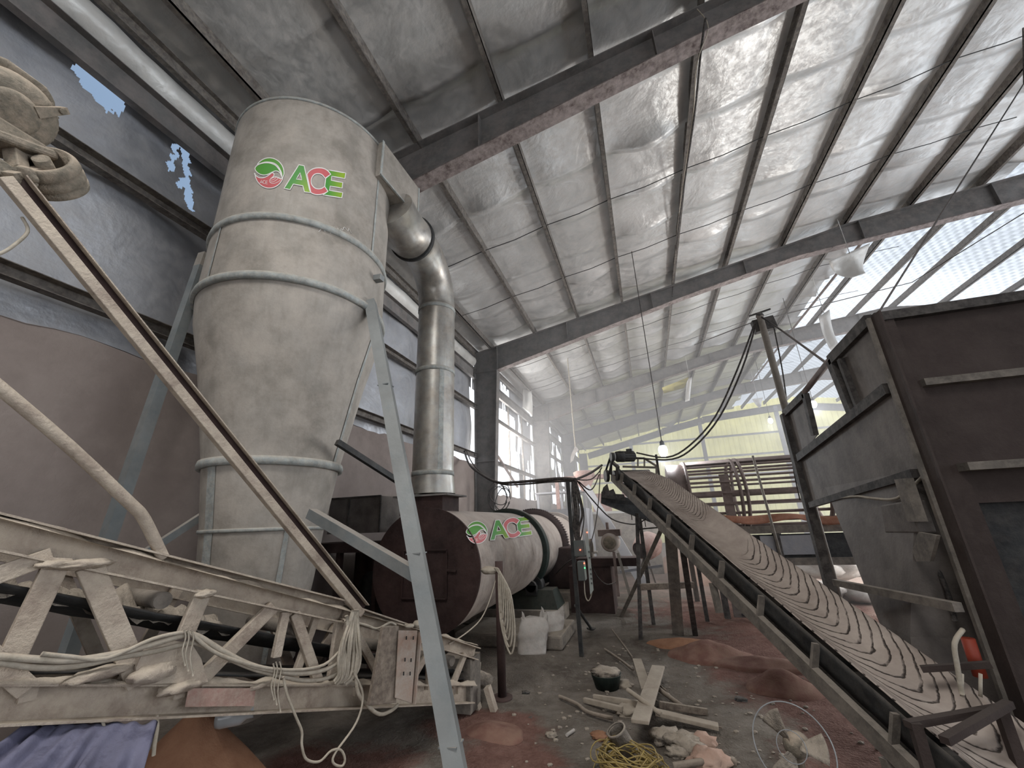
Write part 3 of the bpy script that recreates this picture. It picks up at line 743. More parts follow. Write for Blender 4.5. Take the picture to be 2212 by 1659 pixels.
def outline(loops, surf, parent, wd, off=.006, closed=True, name='white_outline'):
    m_ = MB()
    for lp in loops:
        lp = dedupe(lp); D = []
        for i in range(len(lp) if closed else len(lp) - 1):
            a, b = lp[i], lp[(i + 1) % len(lp)]; n = max(1, int(math.hypot(a[0] - b[0], a[1] - b[1]) / 60))
            D += [(a[0] + (b[0] - a[0]) * k / n, a[1] + (b[1] - a[1]) * k / n) for k in range(n)]
        if not closed: D.append(lp[-1])
        n = len(D); L_ = []; Rr = []
        for i in range(n):
            a = D[(i - 1) % n] if closed or i else D[i]; b = D[(i + 1) % n] if closed or i < n - 1 else D[i]
            dx, dy = b[0] - a[0], b[1] - a[1]; k = math.hypot(dx, dy) or 1
            L_.append((D[i][0] - dy / k * wd / 2, D[i][1] + dx / k * wd / 2)); Rr.append((D[i][0] + dy / k * wd / 2, D[i][1] - dx / k * wd / 2))
        m_.add([surf(*p, off) for p in L_] + [surf(*p, off) for p in Rr], [(i, (i + 1) % n, n + (i + 1) % n, n + i) for i in range(n if closed else n - 1)], True)
    return m_.build(name, 'logo_white', parent)
def logo(surf, root):
    m_ = MB(); m_.add([surf(480, 520, .001), surf(490, 520, .001), surf(480, 530, .001)], [(0, 1, 2)]); par = m_.build('logo', 'logo_white', root)
    gl = lambda x, y: max(0, min(1, (x - 200) / 900 * .3 + .2))
    fill(leaf1, [], surf, 'logo_green', 'green_leaf', par, lambda x, y: .18); fill(leaf2, [], surf, 'logo_green', 'green_leaf', par, lambda x, y: .12 - (x - 200) / 9000)
    fill(red_b, [], surf, 'logo_red', 'red_hand', par)
    fill(A_out, [A_in], surf, 'logo_green', 'letter_a', par, lambda x, y: max(0, min(1, (x - 1000) / 260 * .5 + (y - 600) / 280 * .5)))
    fill(C_out, [], surf, 'logo_red', 'letter_c', par)
    fill(E_out, [], surf, 'logo_green', 'letter_e', par, lambda x, y: max(0, min(1, (x - 1650) / 280)))
    outline([leaf1, leaf2, red_b, A_out, A_in, C_out, E_out], surf, par, 17)
    hand = [sm2([(505, 605), (484, 640), (490, 680), (540, 700), (610, 690), (680, 650), (700, 625)]), sm2([(495, 672), (560, 665), (620, 630), (655, 595)]), sm2([(488, 640), (540, 632), (590, 605), (615, 578)])]
    outline(hand, surf, par, 8, closed=False, name='hand_lines')
    t = [[(288, 695), (322, 635), (338, 700)], [(300, 678), (334, 682)], sm2([(392, 648), (368, 645), (350, 668), (362, 700), (388, 705)]), [(445, 655), (408, 650), (400, 708), (440, 715)], [(404, 680), (438, 685)]]
    outline(t, surf, par, 9, closed=False, name='small_letters')
    return par
def surf1(x, y, off): return on_cyl(530 + x / 9.217, 320 + y / 9.217, off)
logo(surf1, cyc)

# ------------------------------------------------------------------ exhaust duct with elbow
ducto = thing('exhaust_duct', (-2.68, 5.0, 1.9), 'grey round exhaust duct with elbow dropping from the cyclone box to the drum', 'duct')
DC = V((-2.68, 5.0, 0)); DR = .27
p1 = V((-2.52, 3.62, 5.12)); p2 = V((-2.55, 4.1, 5.1))
path = [V((-2.52, 3.45, 5.32)), V((-2.53, 3.75, 5.25)), V((-2.56, 4.05, 5.32)), V((-2.60, 4.35, 5.36)), V((-2.64, 4.62, 5.33)), V((-2.67, 4.84, 5.2)), V((-2.68, 4.97, 4.98)), V((-2.68, 5.0, 4.7))]
m_ = MB(); m_.tubepath(path[:3], .29, 32); m_.build('outlet_collar', 'duct_steel', ducto)
m_ = MB(); m_.tubepath(smooth(path[2:], 2), DR, 32); m_.build('elbow', 'duct_steel', ducto)
m_ = MB(); m_.lathe(DC, (0, 0, 1), [(4.72, DR), (3.7, DR + .003), (2.25, DR + .005), (2.02, DR + .03)], 40); m_.build('duct_pipe', 'duct_steel', ducto)
for z, k in ((4.72, .01), (3.72, .012), (2.28, .012)):
    m_ = MB(); m_.lathe(DC, (0, 0, 1), [(z - .03, DR), (z - .03, DR + k), (z + .03, DR + k), (z + .03, DR)], 40); m_.build('joint_band', 'weld_seam', ducto)
m_ = MB(); dd = (path[2] - path[1]).normalized(); m_.lathe(path[2] - dd * .03, dd, [(-.03, .28), (-.03, .315), (.03, .315), (.03, .28)], 40); m_.build('elbow_band', 'black_steel', ducto)
m_ = MB(); a_ = math.radians(-50); m_.grid(lambda s_, t: (DC.x + math.cos(a_ + s_ * .25) * (DR + .008), DC.y + math.sin(a_ + s_ * .25) * (DR + .008), 3.7 - 1.45 * t), 4, 12); m_.build('patch_strip', 'weld_seam', ducto)
m_ = MB(); m_.bb(DC + V((-.4, -.3, 1.98)), DC + V((.36, .3, 2.0))); m_.build('base_flange', 'beam_steel', ducto)
m_ = MB(); m_.bb(DC + V((-.33, -.24, 1.76)), DC + V((.27, .24, 1.98))); m_.build('base_box', 'rust_and_shade', ducto)

# ------------------------------------------------------------------ rotary drum dryer
DX, DZ = -2.62, 1.13; R0 = .70; Y0 = 4.74
def dryer_c(y): return V((DX - .012 * (y - Y0), y, DZ + .0 * (y - Y0)))
dry = thing('rotary_dryer', (DX, 7.5, DZ - .7), 'long rotating dryer drum with dark round end plate and green and red logo', 'dryer')
m_ = MB(); m_.lathe((DX, Y0, DZ), (0, 1, 0), [(0, .01), (0, R0 + .012), (.03, R0 + .012), (.03, .01)], 80, smooth=False)
ep = m_.build('end_plate', 'rust_and_shade', dry)
m_ = MB(); c_ = V((DX, Y0 - .02, DZ))
for a, b in (((-.28, .22), (.3, .22)), ((.3, .22), (.3, -.3)), ((.3, -.3), (-.28, -.3)), ((-.28, -.3), (-.28, .22))):
    m_.beam(c_ + V((a[0], 0, a[1])), c_ + V((b[0], 0, b[1])), .014, .02, up=(0, 1, 0))
m_.beam(c_ + V((.3, 0, 0)), c_ + V((.42, 0, -.01)), .02, .03, up=(0, 1, 0)); m_.build('hatch', 'rust_and_shade', ep)
m_ = MB(); m_.lathe((DX, Y0 + .03, DZ), (0, 1, 0), [(0, R0), (.45, R0), (.46, R0 - .01), (1.6, R0 - .012), (3.4, R0 - .01), (3.42, R0 - .015), (8.2, R0 - .02)], 80); shellm = m_.build('drum_shell', 'drum_steel', dry)
def tyre(y, w_, r, mat):
    m_ = MB(); m_.lathe((DX, y, DZ), (0, 1, 0), [(0, R0 - .02), (0, r - .012), (.012, r), (w_ - .012, r), (w_, r - .012), (w_, R0 - .02)], 80); return m_.build('tyre_ring', mat, dry)
tyre(7.85, .2, R0 + .075, 'green_steel')
m_ = MB(); gw = .16
m_.lathe((DX, 9.75, DZ), (0, 1, 0), [(0, R0 - .02), (0, R0 + .10), (gw, R0 + .10), (gw, R0 - .02)], 80)
for i in range(90):
    a = 2 * PI * i / 90; r = R0 + .105; m_.box((DX + math.cos(a) * r, 9.75 + gw / 2, DZ + math.sin(a) * r), (.03, gw, .022), Matrix.Rotation(-a, 3, 'Y'))
m_.build('girth_gear', 'rust_and_shade', dry)
tyre(11.9, .2, R0 + .07, 'drum_steel')
m_ = MB(); m_.bb((DX - .85, 12.9, .1), (DX + .85, 14.4, 2.0)); m_.build('feed_housing', 'blue_grey_paint', dry)
def on_drum(u, v, off):
    d = ray(u, v); a = d.x ** 2 + d.z ** 2; ox, oz = -DX, H - DZ; r = R0 + .001 + off
    b = 2 * (d.x * ox + d.z * oz); c = ox * ox + oz * oz - r * r; D = max(b * b - 4 * a * c, 0)
    return CAM + d * ((-b - math.sqrt(D)) / (2 * a))
def surf2(x, y, off):
    u = 1059 + (x - 770) * .0746 + (y - 800) * .0222; v = 1167 - (x - 770) * .02316 + (y - 800) * .0771
    return on_drum(u, v, off)
logo(surf2, dry)

# roller stations under the dryer
def roller_station(y, label):
    r_ = thing('roller_station', (DX + .1, y, 0), label, 'roller support', 'roller stations of the dryer')
    m_ = MB(); m_.bb((DX - .75, y - .35, 0), (DX + 1.0, y + .5, .22)); m_.build('concrete_plinth', 'concrete_base', r_)
    m_ = MB()
    m_.add([(DX - .7, y - .25, .22), (DX + .95, y - .25, .22), (DX + .95, y + .4, .22), (DX - .7, y + .4, .22), (DX - .6, y - .12, .5), (DX + .85, y - .12, .5), (DX + .85, y + .3, .5), (DX - .6, y + .3, .5)],
           [(0, 3, 2, 1), (4, 5, 6, 7), (0, 1, 5, 4), (1, 2, 6, 5), (2, 3, 7, 6), (3, 0, 4, 7)]); m_.build('base_frame', 'green_steel', r_)
    for sx in (-1, 1):
        cx = DX + sx * .48; cz = .56
        m_ = MB(); m_.cyl((cx, y - .02, cz), (cx, y + .22, cz), .16, n=28); m_.cyl((cx, y - .16, cz), (cx, y + .36, cz), .045); ro = m_.build('support_roller', 'black_steel', r_)
        for yy in (y - .14, y + .3):
            m_ = MB(); m_.box((cx, yy, .5), (.2, .1, .16)); m_.cyl((cx, yy - .05, cz), (cx, yy + .05, cz), .09); m_.build('bearing_block', 'black_steel', r_)
    return r_
roller_station(7.85, 'dark green roller stand under the first tyre of the drum')
roller_station(11.9, 'far roller stand under the rear tyre of the drum')
# drive gearbox housing beside the girth gear
g = thing('drive_housing', (-1.75, 9.6, 0), 'dark steel drive housing on a ledge beside the drum gear', 'machine')
m_ = MB(); m_.bb((-2.2, 9.3, .3), (-1.5, 10.3, 1.1)); m_.build('gear_cover', 'rust_and_shade', g, bevel=.03)
m_ = MB(); m_.bb((-2.4, 8.9, 0), (-.9, 10.6, .3)); m_.build('concrete_ledge', 'concrete_base', g, bevel=.03)
m_ = MB(); m_.cyl((-1.45, 10.0, .95), (-1.3, 10.0, .95), .22, n=24); m_.cyl((-1.5, 10.0, .95), (-1.2, 10.0, .95), .03); m_.build('pulley', 'conveyor_steel', g)
# concrete step in front of the stand
m_ = MB(); m_.bb((-2.9, 6.15, 0), (-1.32, 7.2, .17)); tag(m_.build('concrete_step', 'concrete_base', None, (-2.2, 6.2, 0), bevel=.03), 'dusty grey concrete step behind the white sacks', 'step')

# ------------------------------------------------------------------ lattice conveyor in the left foreground
TA, TB = V((-1.75, 4.0, 0)), V((-2.5, 1.2, 0)); TD = (TB - TA).normalized(); TN = V((TD.y, -TD.x, 0))
if TN.x > 0: TN = -TN          # towards the wall
def tp(u, v, off=0): 
    A, B = TA + TN * off, TB + TN * off; return vplane(u, v, A, B)
trs = thing('truss_conveyor', tp(1000, 1500) * 1.0 - V((0, 0, .2)), 'dust-covered lattice frame conveyor sloping up to the left in the foreground', 'conveyor')
b0, b1 = tp(0, 1520), tp(1022, 1498); b0 = b0 + (b0 - b1).normalized() * .8
t0, t1 = tp(0, 1150), tp(748, 1322); td = (t1 - t0).normalized(); t0 = t0 - td * .8; t2 = tp(1030, 1412)
def chord(p, q, h_, name, off=0, w_=.07, seed=0):
    m_ = MB(); o = TN * off; n = 40
    for i in range(1):
        m_.chan(p + o, q + o, w_, h_, .009, (0, 0, 1), 1)
    o_ = m_.build(name, 'truss_paint', trs); return o_
chord(b0, b1, .135, 'bottom_chord'); chord(t0, t1, .135, 'top_chord'); chord(t1 - td * .02, t2, .10, 'top_chord')
# crust of settled dust on the chords and in the joints
m_ = MB()
def crust(m_, p, q, h_, w_, seed, amp=.022):
    n = int((q - p).length * 30); d = (q - p).normalized()
    m_.grid(lambda a, b: p.lerp(q, a) + V((0, 0, h_ + amp * max(0, .35 + NZ(a * n * .22, b * 2, seed)) * math.sin(PI * min(max(b, .0), 1)))) + TN * (b - .5) * w_, n, 6)
crust(m_, b0, b1, .068, .075, 1, .05); m_.build('dust_crust', 'truss_paint', trs)
m_ = MB(); crust(m_, t0, t2, .066, .075, 2, .035); m_.build('dust_crust', 'truss_paint', trs)
def web(a, b, w_=.075, off=0, name='lattice_bar', th=.035, s_=0):
    m_ = MB(); p, q = tp(*a, off), tp(*b, off); m_.beam(p + TN * s_, q + TN * s_, w_, th, up=TN); return m_.build(name, 'truss_paint', trs, bevel=.004)
web((112, 1200), (-60, 1262), .07); web((128, 1205), (20, 1432), .085); web((192, 1222), (300, 1475), .09)
web((440, 1275), (398, 1375), .08); web((590, 1310), (425, 1475), .075); web((616, 1322), (596, 1420), .05)
web((636, 1325), (686, 1470), .06); web((733, 1340), (716, 1465), .06); web((-40, 1400), (60, 1490), .07)
web((930, 1398), (893, 1462), .05); web((925, 1395), (926, 1488), .045); web((1004, 1412), (976, 1484), .05)
web((770, 1370), (830, 1480), .05); web((690, 1330), (640, 1470), .045, 0, s_=.03)
m_ = MB()   # gusset at the foot of the bars, thick with crust
pts = [tp(u, v) for u, v in ((300, 1405), (350, 1380), (405, 1388), (425, 1420), (440, 1470), (290, 1475), (285, 1440))]
m_.plate([p - TN * .03 for p in pts], .02, -TN); m_.build('gusset', 'truss_paint', trs)
for i, (u, v, r, sq) in enumerate(((330, 1450, .07, (1, 1.6, .6)), (395, 1478, .06, (1, 2, .5)), (215, 1452, .05, (1, 2.5, .5)), (120, 1218, .035, (1, 2, .5)), (185, 1218, .05, (1, 2, .45)), (440, 1282, .035, (1, 1.6, .6)), (560, 1478, .03, (1, 2.4, .5)))):
    m_ = MB(); m_.blob(tp(u, v) - TN * .02, r, i, 3, .35, sq, 3); m_.build('dust_lump', 'truss_paint', trs)
# far side frame
WID = .62
chord(b0, b1, .12, 'bottom_chord', WID); chord(t0, t2, .12, 'top_chord', WID)
def w3(s0, s1, off, w_=.06):     # bars given by position along the chords
    m_ = MB(); P = t0.lerp(t2, s0) + TN * off; Q = b0.lerp(b1, s1) + TN * off; m_.beam(P, Q, w_, .035, up=TN); m_.build('lattice_bar', 'truss_paint', trs)
for k in range(6): w3(.12 + k * .15, .12 + k * .15 + (.07 if k % 2 else -.06), WID)
for k in range(7):
    m_ = MB(); P = b0.lerp(b1, .08 + k * .145); m_.beam(P + V((0, 0, .03)), P + TN * WID + V((0, 0, .03)), .05, .05); m_.build('cross_member', 'truss_paint', trs)
for k in range(5):
    m_ = MB(); P = t0.lerp(t2, .16 + k * .19) - V((0, 0, .10)); m_.cyl(P + TN * .03, P + TN * (WID - .03), .04, n=14); m_.build('idler_roller', 'conveyor_steel', trs)
m_ = MB(); m_.grid(lambda a, b: t0.lerp(t2, a) + TN * (.05 + (WID - .1) * b) + V((0, 0, -.16 - .07 * math.sin(PI * b) + .01 * NZ(a * 30, b * 4))), 60, 8); m_.build('belt', 'black_steel', trs, solid=.012)
m_ = MB(); m_.grid(lambda a, b: b0.lerp(b1, a) + TN * (.05 + (WID - .1) * b) + V((0, 0, .10 + .01 * NZ(a * 20, b))), 40, 4); m_.build('return_belt', 'black_steel', trs, solid=.012)
m_ = MB()
m_.grid(lambda a, b: t0.lerp(t2, .05 + a * .4) + TN * (.12 + (WID - .24) * b) + V((0, 0, -.20 + .12 * math.sin(PI * b) * (0.5 + NZ(a * 8, b * 2, 5)) + .05 * NZ(a * 26, b * 7))), 70, 12); m_.build('spilled_material', 'stone', trs)
m_ = MB(); m_.bb(b1 + V((-.30, -.06, -.14)), b1 + V((.0, .18, .28))); m_.build('tail_box', 'conveyor_steel', trs)
for dx in (-.02, .14):
    m_ = MB(); p = b1 + V((dx - .05, .12, .02)); m_.beam(p, V((p.x + .06, p.y + .02, 0)), .07, .05, up=(1, 0, 0)); m_.build('foot', 'truss_paint', trs)
m_ = MB(); q = b0.lerp(b1, .10) + TN * .3; m_.beam(q + V((0, 0, -.05)), V((q.x, q.y, 0)), .09, .09, up=(1, 0, 0)); m_.build('foot', 'truss_paint', trs)

# big geared motor on slanted rails above the lattice frame
mot = thing('drive_motor', tp(30, 400), 'dust-caked geared motor with belt pulley on long slanted rails, upper left', 'motor')
c1, c2 = tp(22, 385, -.02), tp(783, 1322, -.02)
RF = -1
def rail(off, mat='truss_paint'):
    ud = (c2 - c1).normalized().cross(TN).normalized(); ud = -ud if ud.z < 0 else ud
    m_ = MB(); m_.beam(c1 - ud * .018, c2 - ud * .018, .05, .05, up=TN); m_.build('slanted_rail', mat, mot, bevel=.004)
    m_ = MB(); m_.beam(c1 + ud * .028 + TN * .018, c2 + ud * .028 + TN * .018, .05, .01, up=TN); m_.build('shaded_rail_web', 'rust_and_shade', mot)  # dark strip paints the shade inside the rail's channel
    m_ = MB(); m_.beam(c1 + ud * .054 + TN * .0, c2 + ud * .054 + TN * .0, .006, .045, up=TN); m_.build('rail_lip', mat, mot)
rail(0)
pp = [tp(-60, 790, -.05), tp(0, 838, -.05), tp(150, 965, -.05), tp(278, 1085, -.05), tp(305, 1112, -.04), tp(325, 1148, -.02), tp(352, 1205, .0)]
m_ = MB(); m_.tubepath(smooth(pp, 3), .026, 10); m_.build('support_pipe', 'truss_paint', mot)
def camdir(x, y, z): return V((_dx.dot(V((x, y, z))), _dy.dot(V((x, y, z))), _dz.dot(V((x, y, z))))).normalized()
mc = tp(18, 238, .10)
ax = camdir(.86, .45, -.40); u1 = ax.cross(V((0, 0, 1))).normalized(); u2 = u1.cross(ax)
m_ = MB(); m_.lathe(mc - ax * .42, ax, [(0, .02), (0, .13), (.03, .17), (.34, .185), (.40, .18), (.44, .15), (.455, .10), (.46, .0)], 36)
for k in range(20):
    a = 2 * PI * k / 20; r_ = u1 * math.cos(a) + u2 * math.sin(a); m_.beam(mc - ax * .38 + r_ * .18, mc - ax * .10 + r_ * .19, .008, .03, up=r_)
m_.build('motor_body', 'motor_paint', mot)
m_ = MB(); m_.lathe(mc + ax * .02, ax, [(0, .105), (.03, .10), (.042, .085), (.046, .07), (.05, .0)], 32); m_.build('end_cap', 'motor_paint', mot)
for a in (10, 130, 250):
    a = math.radians(a); r_ = u1 * math.cos(a) + u2 * math.sin(a); m_ = MB(); m_.beam(mc + ax * .045 + r_ * .08, mc + ax * .0 + r_ * .215, .05, .045, up=ax, w2=.03); m_.cyl(mc + ax * .02 + r_ * .195, mc + ax * .045 + r_ * .195, .014, n=10); m_.build('cap_lug', 'motor_paint', mot)
m_ = MB(); m_.blob(mc - ax * .1 + V((0, 0, .17)), .12, 5, 3, .25, (1, 1.3, .35)); m_.build('dust_cake', 'motor_paint', mot)
m_ = MB(); m_.box(mc + V((.0, .02, -.2)), (.2, .34, .05), Matrix.Rotation(.35, 3, 'X')); m_.box(mc + V((.0, .05, -.15)), (.1, .2, .12)); m_.build('mounting_bracket', 'motor_paint', mot, bevel=.015)
pc = tp(112, 384, .10); tc_ = camdir(.71, .32, -.63); ra_ = camdir(-.5, -.86, 0); pax = (tc_ * .5 + (ra_ - tc_ * ra_.dot(tc_)).normalized() * .87).normalized()
m_ = MB(); m_.lathe(pc - pax * .06, pax, [(0, .0), (0, .105), (.01, .128), (.035, .132), (.045, .12), (.055, .132), (.085, .134), (.10, .122), (.11, .134), (.14, .13), (.155, .12), (.16, .105), (.06, .095), (.06, .0)], 40); m_.build('pulley', 'motor_paint', mot)
m_ = MB(); m_.cyl(pc - pax * .10, pc + pax * .10, .035, n=14); m_.build('shaft', 'motor_paint', mot)
m_ = MB(); m_.beam(tp(-60, 325, .03), tp(70, 412, .03), .07, .05, up=TN); m_.beam(tp(40, 372, .04), tp(30, 320, .10), .06, .06); m_.beam(tp(20, 385, -.01), tp(88, 372, .08), .05, .05); m_.blob(tp(55, 380, .02), .05, 3, 3, .3, (1, 1, .7)); m_.build('top_bracket', 'motor_paint', mot, bevel=.012)
m_ = MB(); m_.tubepath(smooth([tp(48, 470, .02), tp(60, 500, 0), tp(30, 530, 0), tp(0, 548, 0), tp(-40, 560, 0)]), .007, 6); m_.build('loose_wire', 'rope', mot)

# hose and rope bundle tied to the lattice frame
F = -.07
m_ = MB(); P = [tp(u, v) - TN * .0365 for u, v in ((400, 1484), (545, 1484), (540, 1522), (392, 1524))]; m_.plate(P, .002, -TN); m_.build('faded_red_paint', 'faded_red', trs)
hs = thing('cable_bundle', tp(400, 1400, F), 'two dusty hoses draped along the lattice frame and tied with twine', 'hose')
ha = [(-60, 1416), (0, 1418), (80, 1424), (160, 1426), (250, 1412), (330, 1392), (400, 1372), (430, 1376), (480, 1406), (540, 1436), (600, 1450), (650, 1455), (700, 1447), (740, 1425), (770, 1400)]
m_ = MB(); m_.tubepath(smooth([tp(u, v, F) for u, v in ha]), .0135, 8); m_.build('hose', 'rope', hs)
m_ = MB(); m_.tubepath(smooth([tp(u + (6 if u > 100 else 0), v + 13 + 5 * math.sin(u * .02), F + .015) for u, v in ha]), .012, 8); m_.build('hose', 'rope', hs)
m_ = MB(); m_.tubepath(smooth([tp(u, v, F - .01) for u, v in [(90, 1412), (150, 1418), (230, 1422), (330, 1380), (395, 1366), (415, 1372), (470, 1412), (560, 1440), (640, 1447), (700, 1436), (735, 1405)]]), .009, 6); m_.build('hose', 'rope', hs)
for u, v, l_ in ((405, 1380, 70), (398, 1378, 60), (415, 1380, 80), (596, 1448, 75), (604, 1448, 90), (590, 1452, 60)):
    m_ = MB(); m_.tubepath(smooth([tp(u, v - 18, F - .02), tp(u + 3, v, F - .02), tp(u - 4, v + l_ * .5, F - .02), tp(u + 2, v + l_, F - .02)]), .004, 5); m_.build('twine_tail', 'rope', hs)
def rope(name, pts, r, off, label, mat='rope', cat='rope', k=5):
    P = smooth([tp(u, v, off) for u, v in pts], k); m_ = MB(); m_.tubepath(P, r, 7); return tag(m_.build(name, mat, None, P[-1]), label, cat)
rope('rope', [(748, 1330), (760, 1420), (768, 1460), (775, 1500), (800, 1530), (822, 1543), (845, 1535), (860, 1522)], .012, -.09, 'dusty rope looping under the leaning boards')
rope('rope', [(612, 1462), (620, 1500), (640, 1550), (652, 1580), (652, 1610), (662, 1640), (690, 1645), (715, 1622), (736, 1620), (745, 1640), (738, 1655), (720, 1648), (725, 1625), (770, 1560), (784, 1500), (762, 1450)], .007, -.10, 'thin grey cord hanging below the lattice frame in a curl')
rope('rope', [(745, 1340), (790, 1350), (815, 1358), (842, 1345), (855, 1350)], .008, -.09, 'cord crossing above the leaning boards')
rope('rope', [(970, 1392), (1010, 1365), (1040, 1335), (1060, 1290), (1078, 1225)], .006, .0, 'cord rising from the lattice frame to the iron post')
rope('rope', [(222, 1558), (226, 1580), (220, 1600), (224, 1620)], .006, -.02, 'frayed twine end under the bottom chord, the left one')
rope('rope', [(338, 1545), (340, 1570), (334, 1610), (332, 1632)], .008, -.02, 'frayed twine end under the bottom chord, the right one')
# thick skein of rope hanging from the rail foot
sk = thing('rope_skein', tp(765, 1330, -.09), 'thick skein of dusty pale rope hanging from the foot of the slanted rail', 'rope')
rr = random.Random(3)
for k in range(16):
    a = k / 15; u0 = 768 + 6 * rr.uniform(-1, 1); dx = -34 + 46 * a; m_ = MB(); lw = rr.uniform(-8, 8)
    P = [tp(u0, 1318, F - .02), tp(u0 + dx * .3, 1345, F - .02), tp(u0 + dx * .75, 1385, F - .03 - .02 * math.sin(k)), tp(u0 + dx + lw * .3, 1425, F - .03), tp(u0 + dx * .8 - 6, 1455 + lw, F - .02), tp(u0 + dx * .6 - 22, 1470 + lw, F - .0)]
    m_.tubepath(smooth(P), .009 + .003 * rr.random(), 6); m_.build('strand', 'rope', sk)

# boards leaning on the lattice frame
def lean(name, quad, off, t, mat, label, cat, holes=None):
    P = [tp(u, v, off) for u, v in quad]; r_ = thing(name, (P[2] + P[3]) / 2, label, cat)
    m_ = MB(); m_.plate(P, t, TN); m_.build('board' if mat == 'bark_wood' else 'plate', mat, r_, bevel=.004)
    return r_, P
lean('wooden_board', [(828, 1354), (862, 1352), (856, 1518), (798, 1525)], -.16, .03, 'bark_wood', 'grey-brown wooden board leaning upright on the lattice frame', 'board')
rp, P = lean('steel_plate', [(862, 1362), (902, 1362), (890, 1520), (854, 1508)], -.18, .01, 'rust_plate', 'pale steel plate with bolt slots and rusty foot leaning beside the board', 'plate')
m_ = MB()
for u, v in ((878, 1378), (893, 1378), (875, 1425), (888, 1426), (872, 1455), (886, 1455)):
    c_ = tp(u, v, -.192); m_.beam(c_ + V((0, 0, .011)), c_ - V((0, 0, .011)), .007, .006, up=TN)
m_.build('bolt_slot', 'black_gap', rp)
m_ = MB(); p, q = tp(906, 1365, -.17), tp(892, 1520, -.17); m_.beam(p, q, .012, .05, up=TN); m_.build('bent_edge', 'rust_plate', rp)
m_ = MB(); m_.blob(tp(905, 1348, -.16), .045, 4, 3, .25, (1.3, 1, .6)); m_.blob(tp(884, 1352, -.16), .03, 6, 3, .3, (1.4, 1, .5)); tag(m_.build('rag_knot', 'rope', None, tp(905, 1352, -.16)), 'knotted dusty rag on top of the leaning plate', 'rag')

# iron post with hanging rope, by the drum
ip = thing('iron_post', atZ(1085, 1512, 0), 'dark iron post standing on the floor in front of the drum', 'post')
b_ = atZ(1085, 1512, 0); m_ = MB(); m_.cyl(b_, V((b_.x, b_.y, atY(1087, 1212, b_.y).z)), .042, n=16); m_.build('pole', 'rust_and_shade', ip)
m_ = MB(); m_.cyl(V((b_.x, b_.y, -.02)), V((b_.x, b_.y, .03)), .1, n=16); m_.build('base', 'rust_and_shade', ip)
tz = atY(1087, 1212, b_.y).z
m_ = MB(); m_.blob((b_.x - .10, b_.y, tz - .09), .09, 3, 3, .3, (1.2, .7, .45)); tag(m_.build('cloth_rag', 'rope', None, (b_.x - .1, b_.y, tz - .1)), 'dusty cloth hooked on the left of the iron post', 'rag')
hr = thing('hanging_rope', (b_.x + .03, b_.y - .05, tz - .1), 'loops of dusty rope hanging from the iron post', 'rope')
for k in range(7):
    m_ = MB(); s_ = .04 + .025 * k; m_.tubepath(smooth([(b_.x - .03, b_.y - .05, tz - .06), (b_.x + s_ * .7, b_.y - .06, tz - .10 - .03 * k), (b_.x + s_ * .9, b_.y - .06, tz - .35 - .05 * k), (b_.x + s_ * .6, b_.y - .05, tz - .48 - .06 * k), (b_.x + .02, b_.y - .05, tz - .25 - .05 * k), (b_.x + .01, b_.y - .05, tz - .09)]), .009, 6); m_.build('rope_loop', 'rope', hr)

# things lying under and behind the lattice frame
m_ = MB()
def tarp(a, b):
    p = atD(60 + 280 * a + (-190 + 150 * a) * b, 1562 + b * 140, 2.95 - .3 * b); p.z = max(p.z, .02); p.z += .02 * NZ(a * 12, b * 2) * (1 + b) + .012 * math.sin(a * 40 + 3 * NZ(a * 3, b)) * (.4 + b); return p
m_.grid(tarp, 60, 24); tag(m_.build('tarpaulin', 'tarp_blue', None, atD(60, 1640, 2.5), solid=.004), 'crumpled dark blue tarpaulin under the lattice frame, bottom left', 'tarpaulin')
def heap(name, c, rx, ry, h_, mat, label, cat='powder heap', seed=0, rot=0, ex=1.3, n=48):
    m_ = MB(); c = V(c)
    def fn(a, b):
        t = 2 * PI * a; r = b; x = math.cos(t) * r * rx * (1 + .18 * NZ(math.cos(t) * 1.5, math.sin(t) * 1.5, seed)); y = math.sin(t) * r * ry * (1 + .18 * NZ(math.cos(t) * 1.5 + 5, math.sin(t) * 1.5, seed))
        z = h_ * ((1 - r ** ex) if ex < 1.5 else (.5 + .5 * math.cos(PI * r)) * 1.15) if r < 1 else 0
        z += .02 * NZ(x * 6, y * 6, seed) * (1 - r) - .04 * (r > .97) + .03 * (1 - r) * 0
        return (c.x + x * math.cos(rot) - y * math.sin(rot), c.y + x * math.sin(rot) + y * math.cos(rot), c.z + z + .035 * min(1, (1 - r) * 8))
    m_.grid(fn, n, 18); return tag(m_.build(name, mat, None, (c.x, c.y, 0)), label, cat)
heap('powder_heap', (-2.85, 2.35, .0), .62, .5, .58, 'powder_orange', 'steep orange powder heap under the lattice frame', seed=1, ex=1.05)
bt = thing('glass_jar', atD(490, 1552, 3.12), 'glassy grey jar lying above the orange powder heap', 'jar')
c_ = atD(470, 1553, 3.35); m_ = MB(); m_.lathe(c_, (.5, .3, .05), [(0, 0), (0, .045), (.02, .05), (.12, .05), (.15, .03), (.18, .03), (.18, 0)], 20); m_.build('glass', 'bottle_grey', bt)

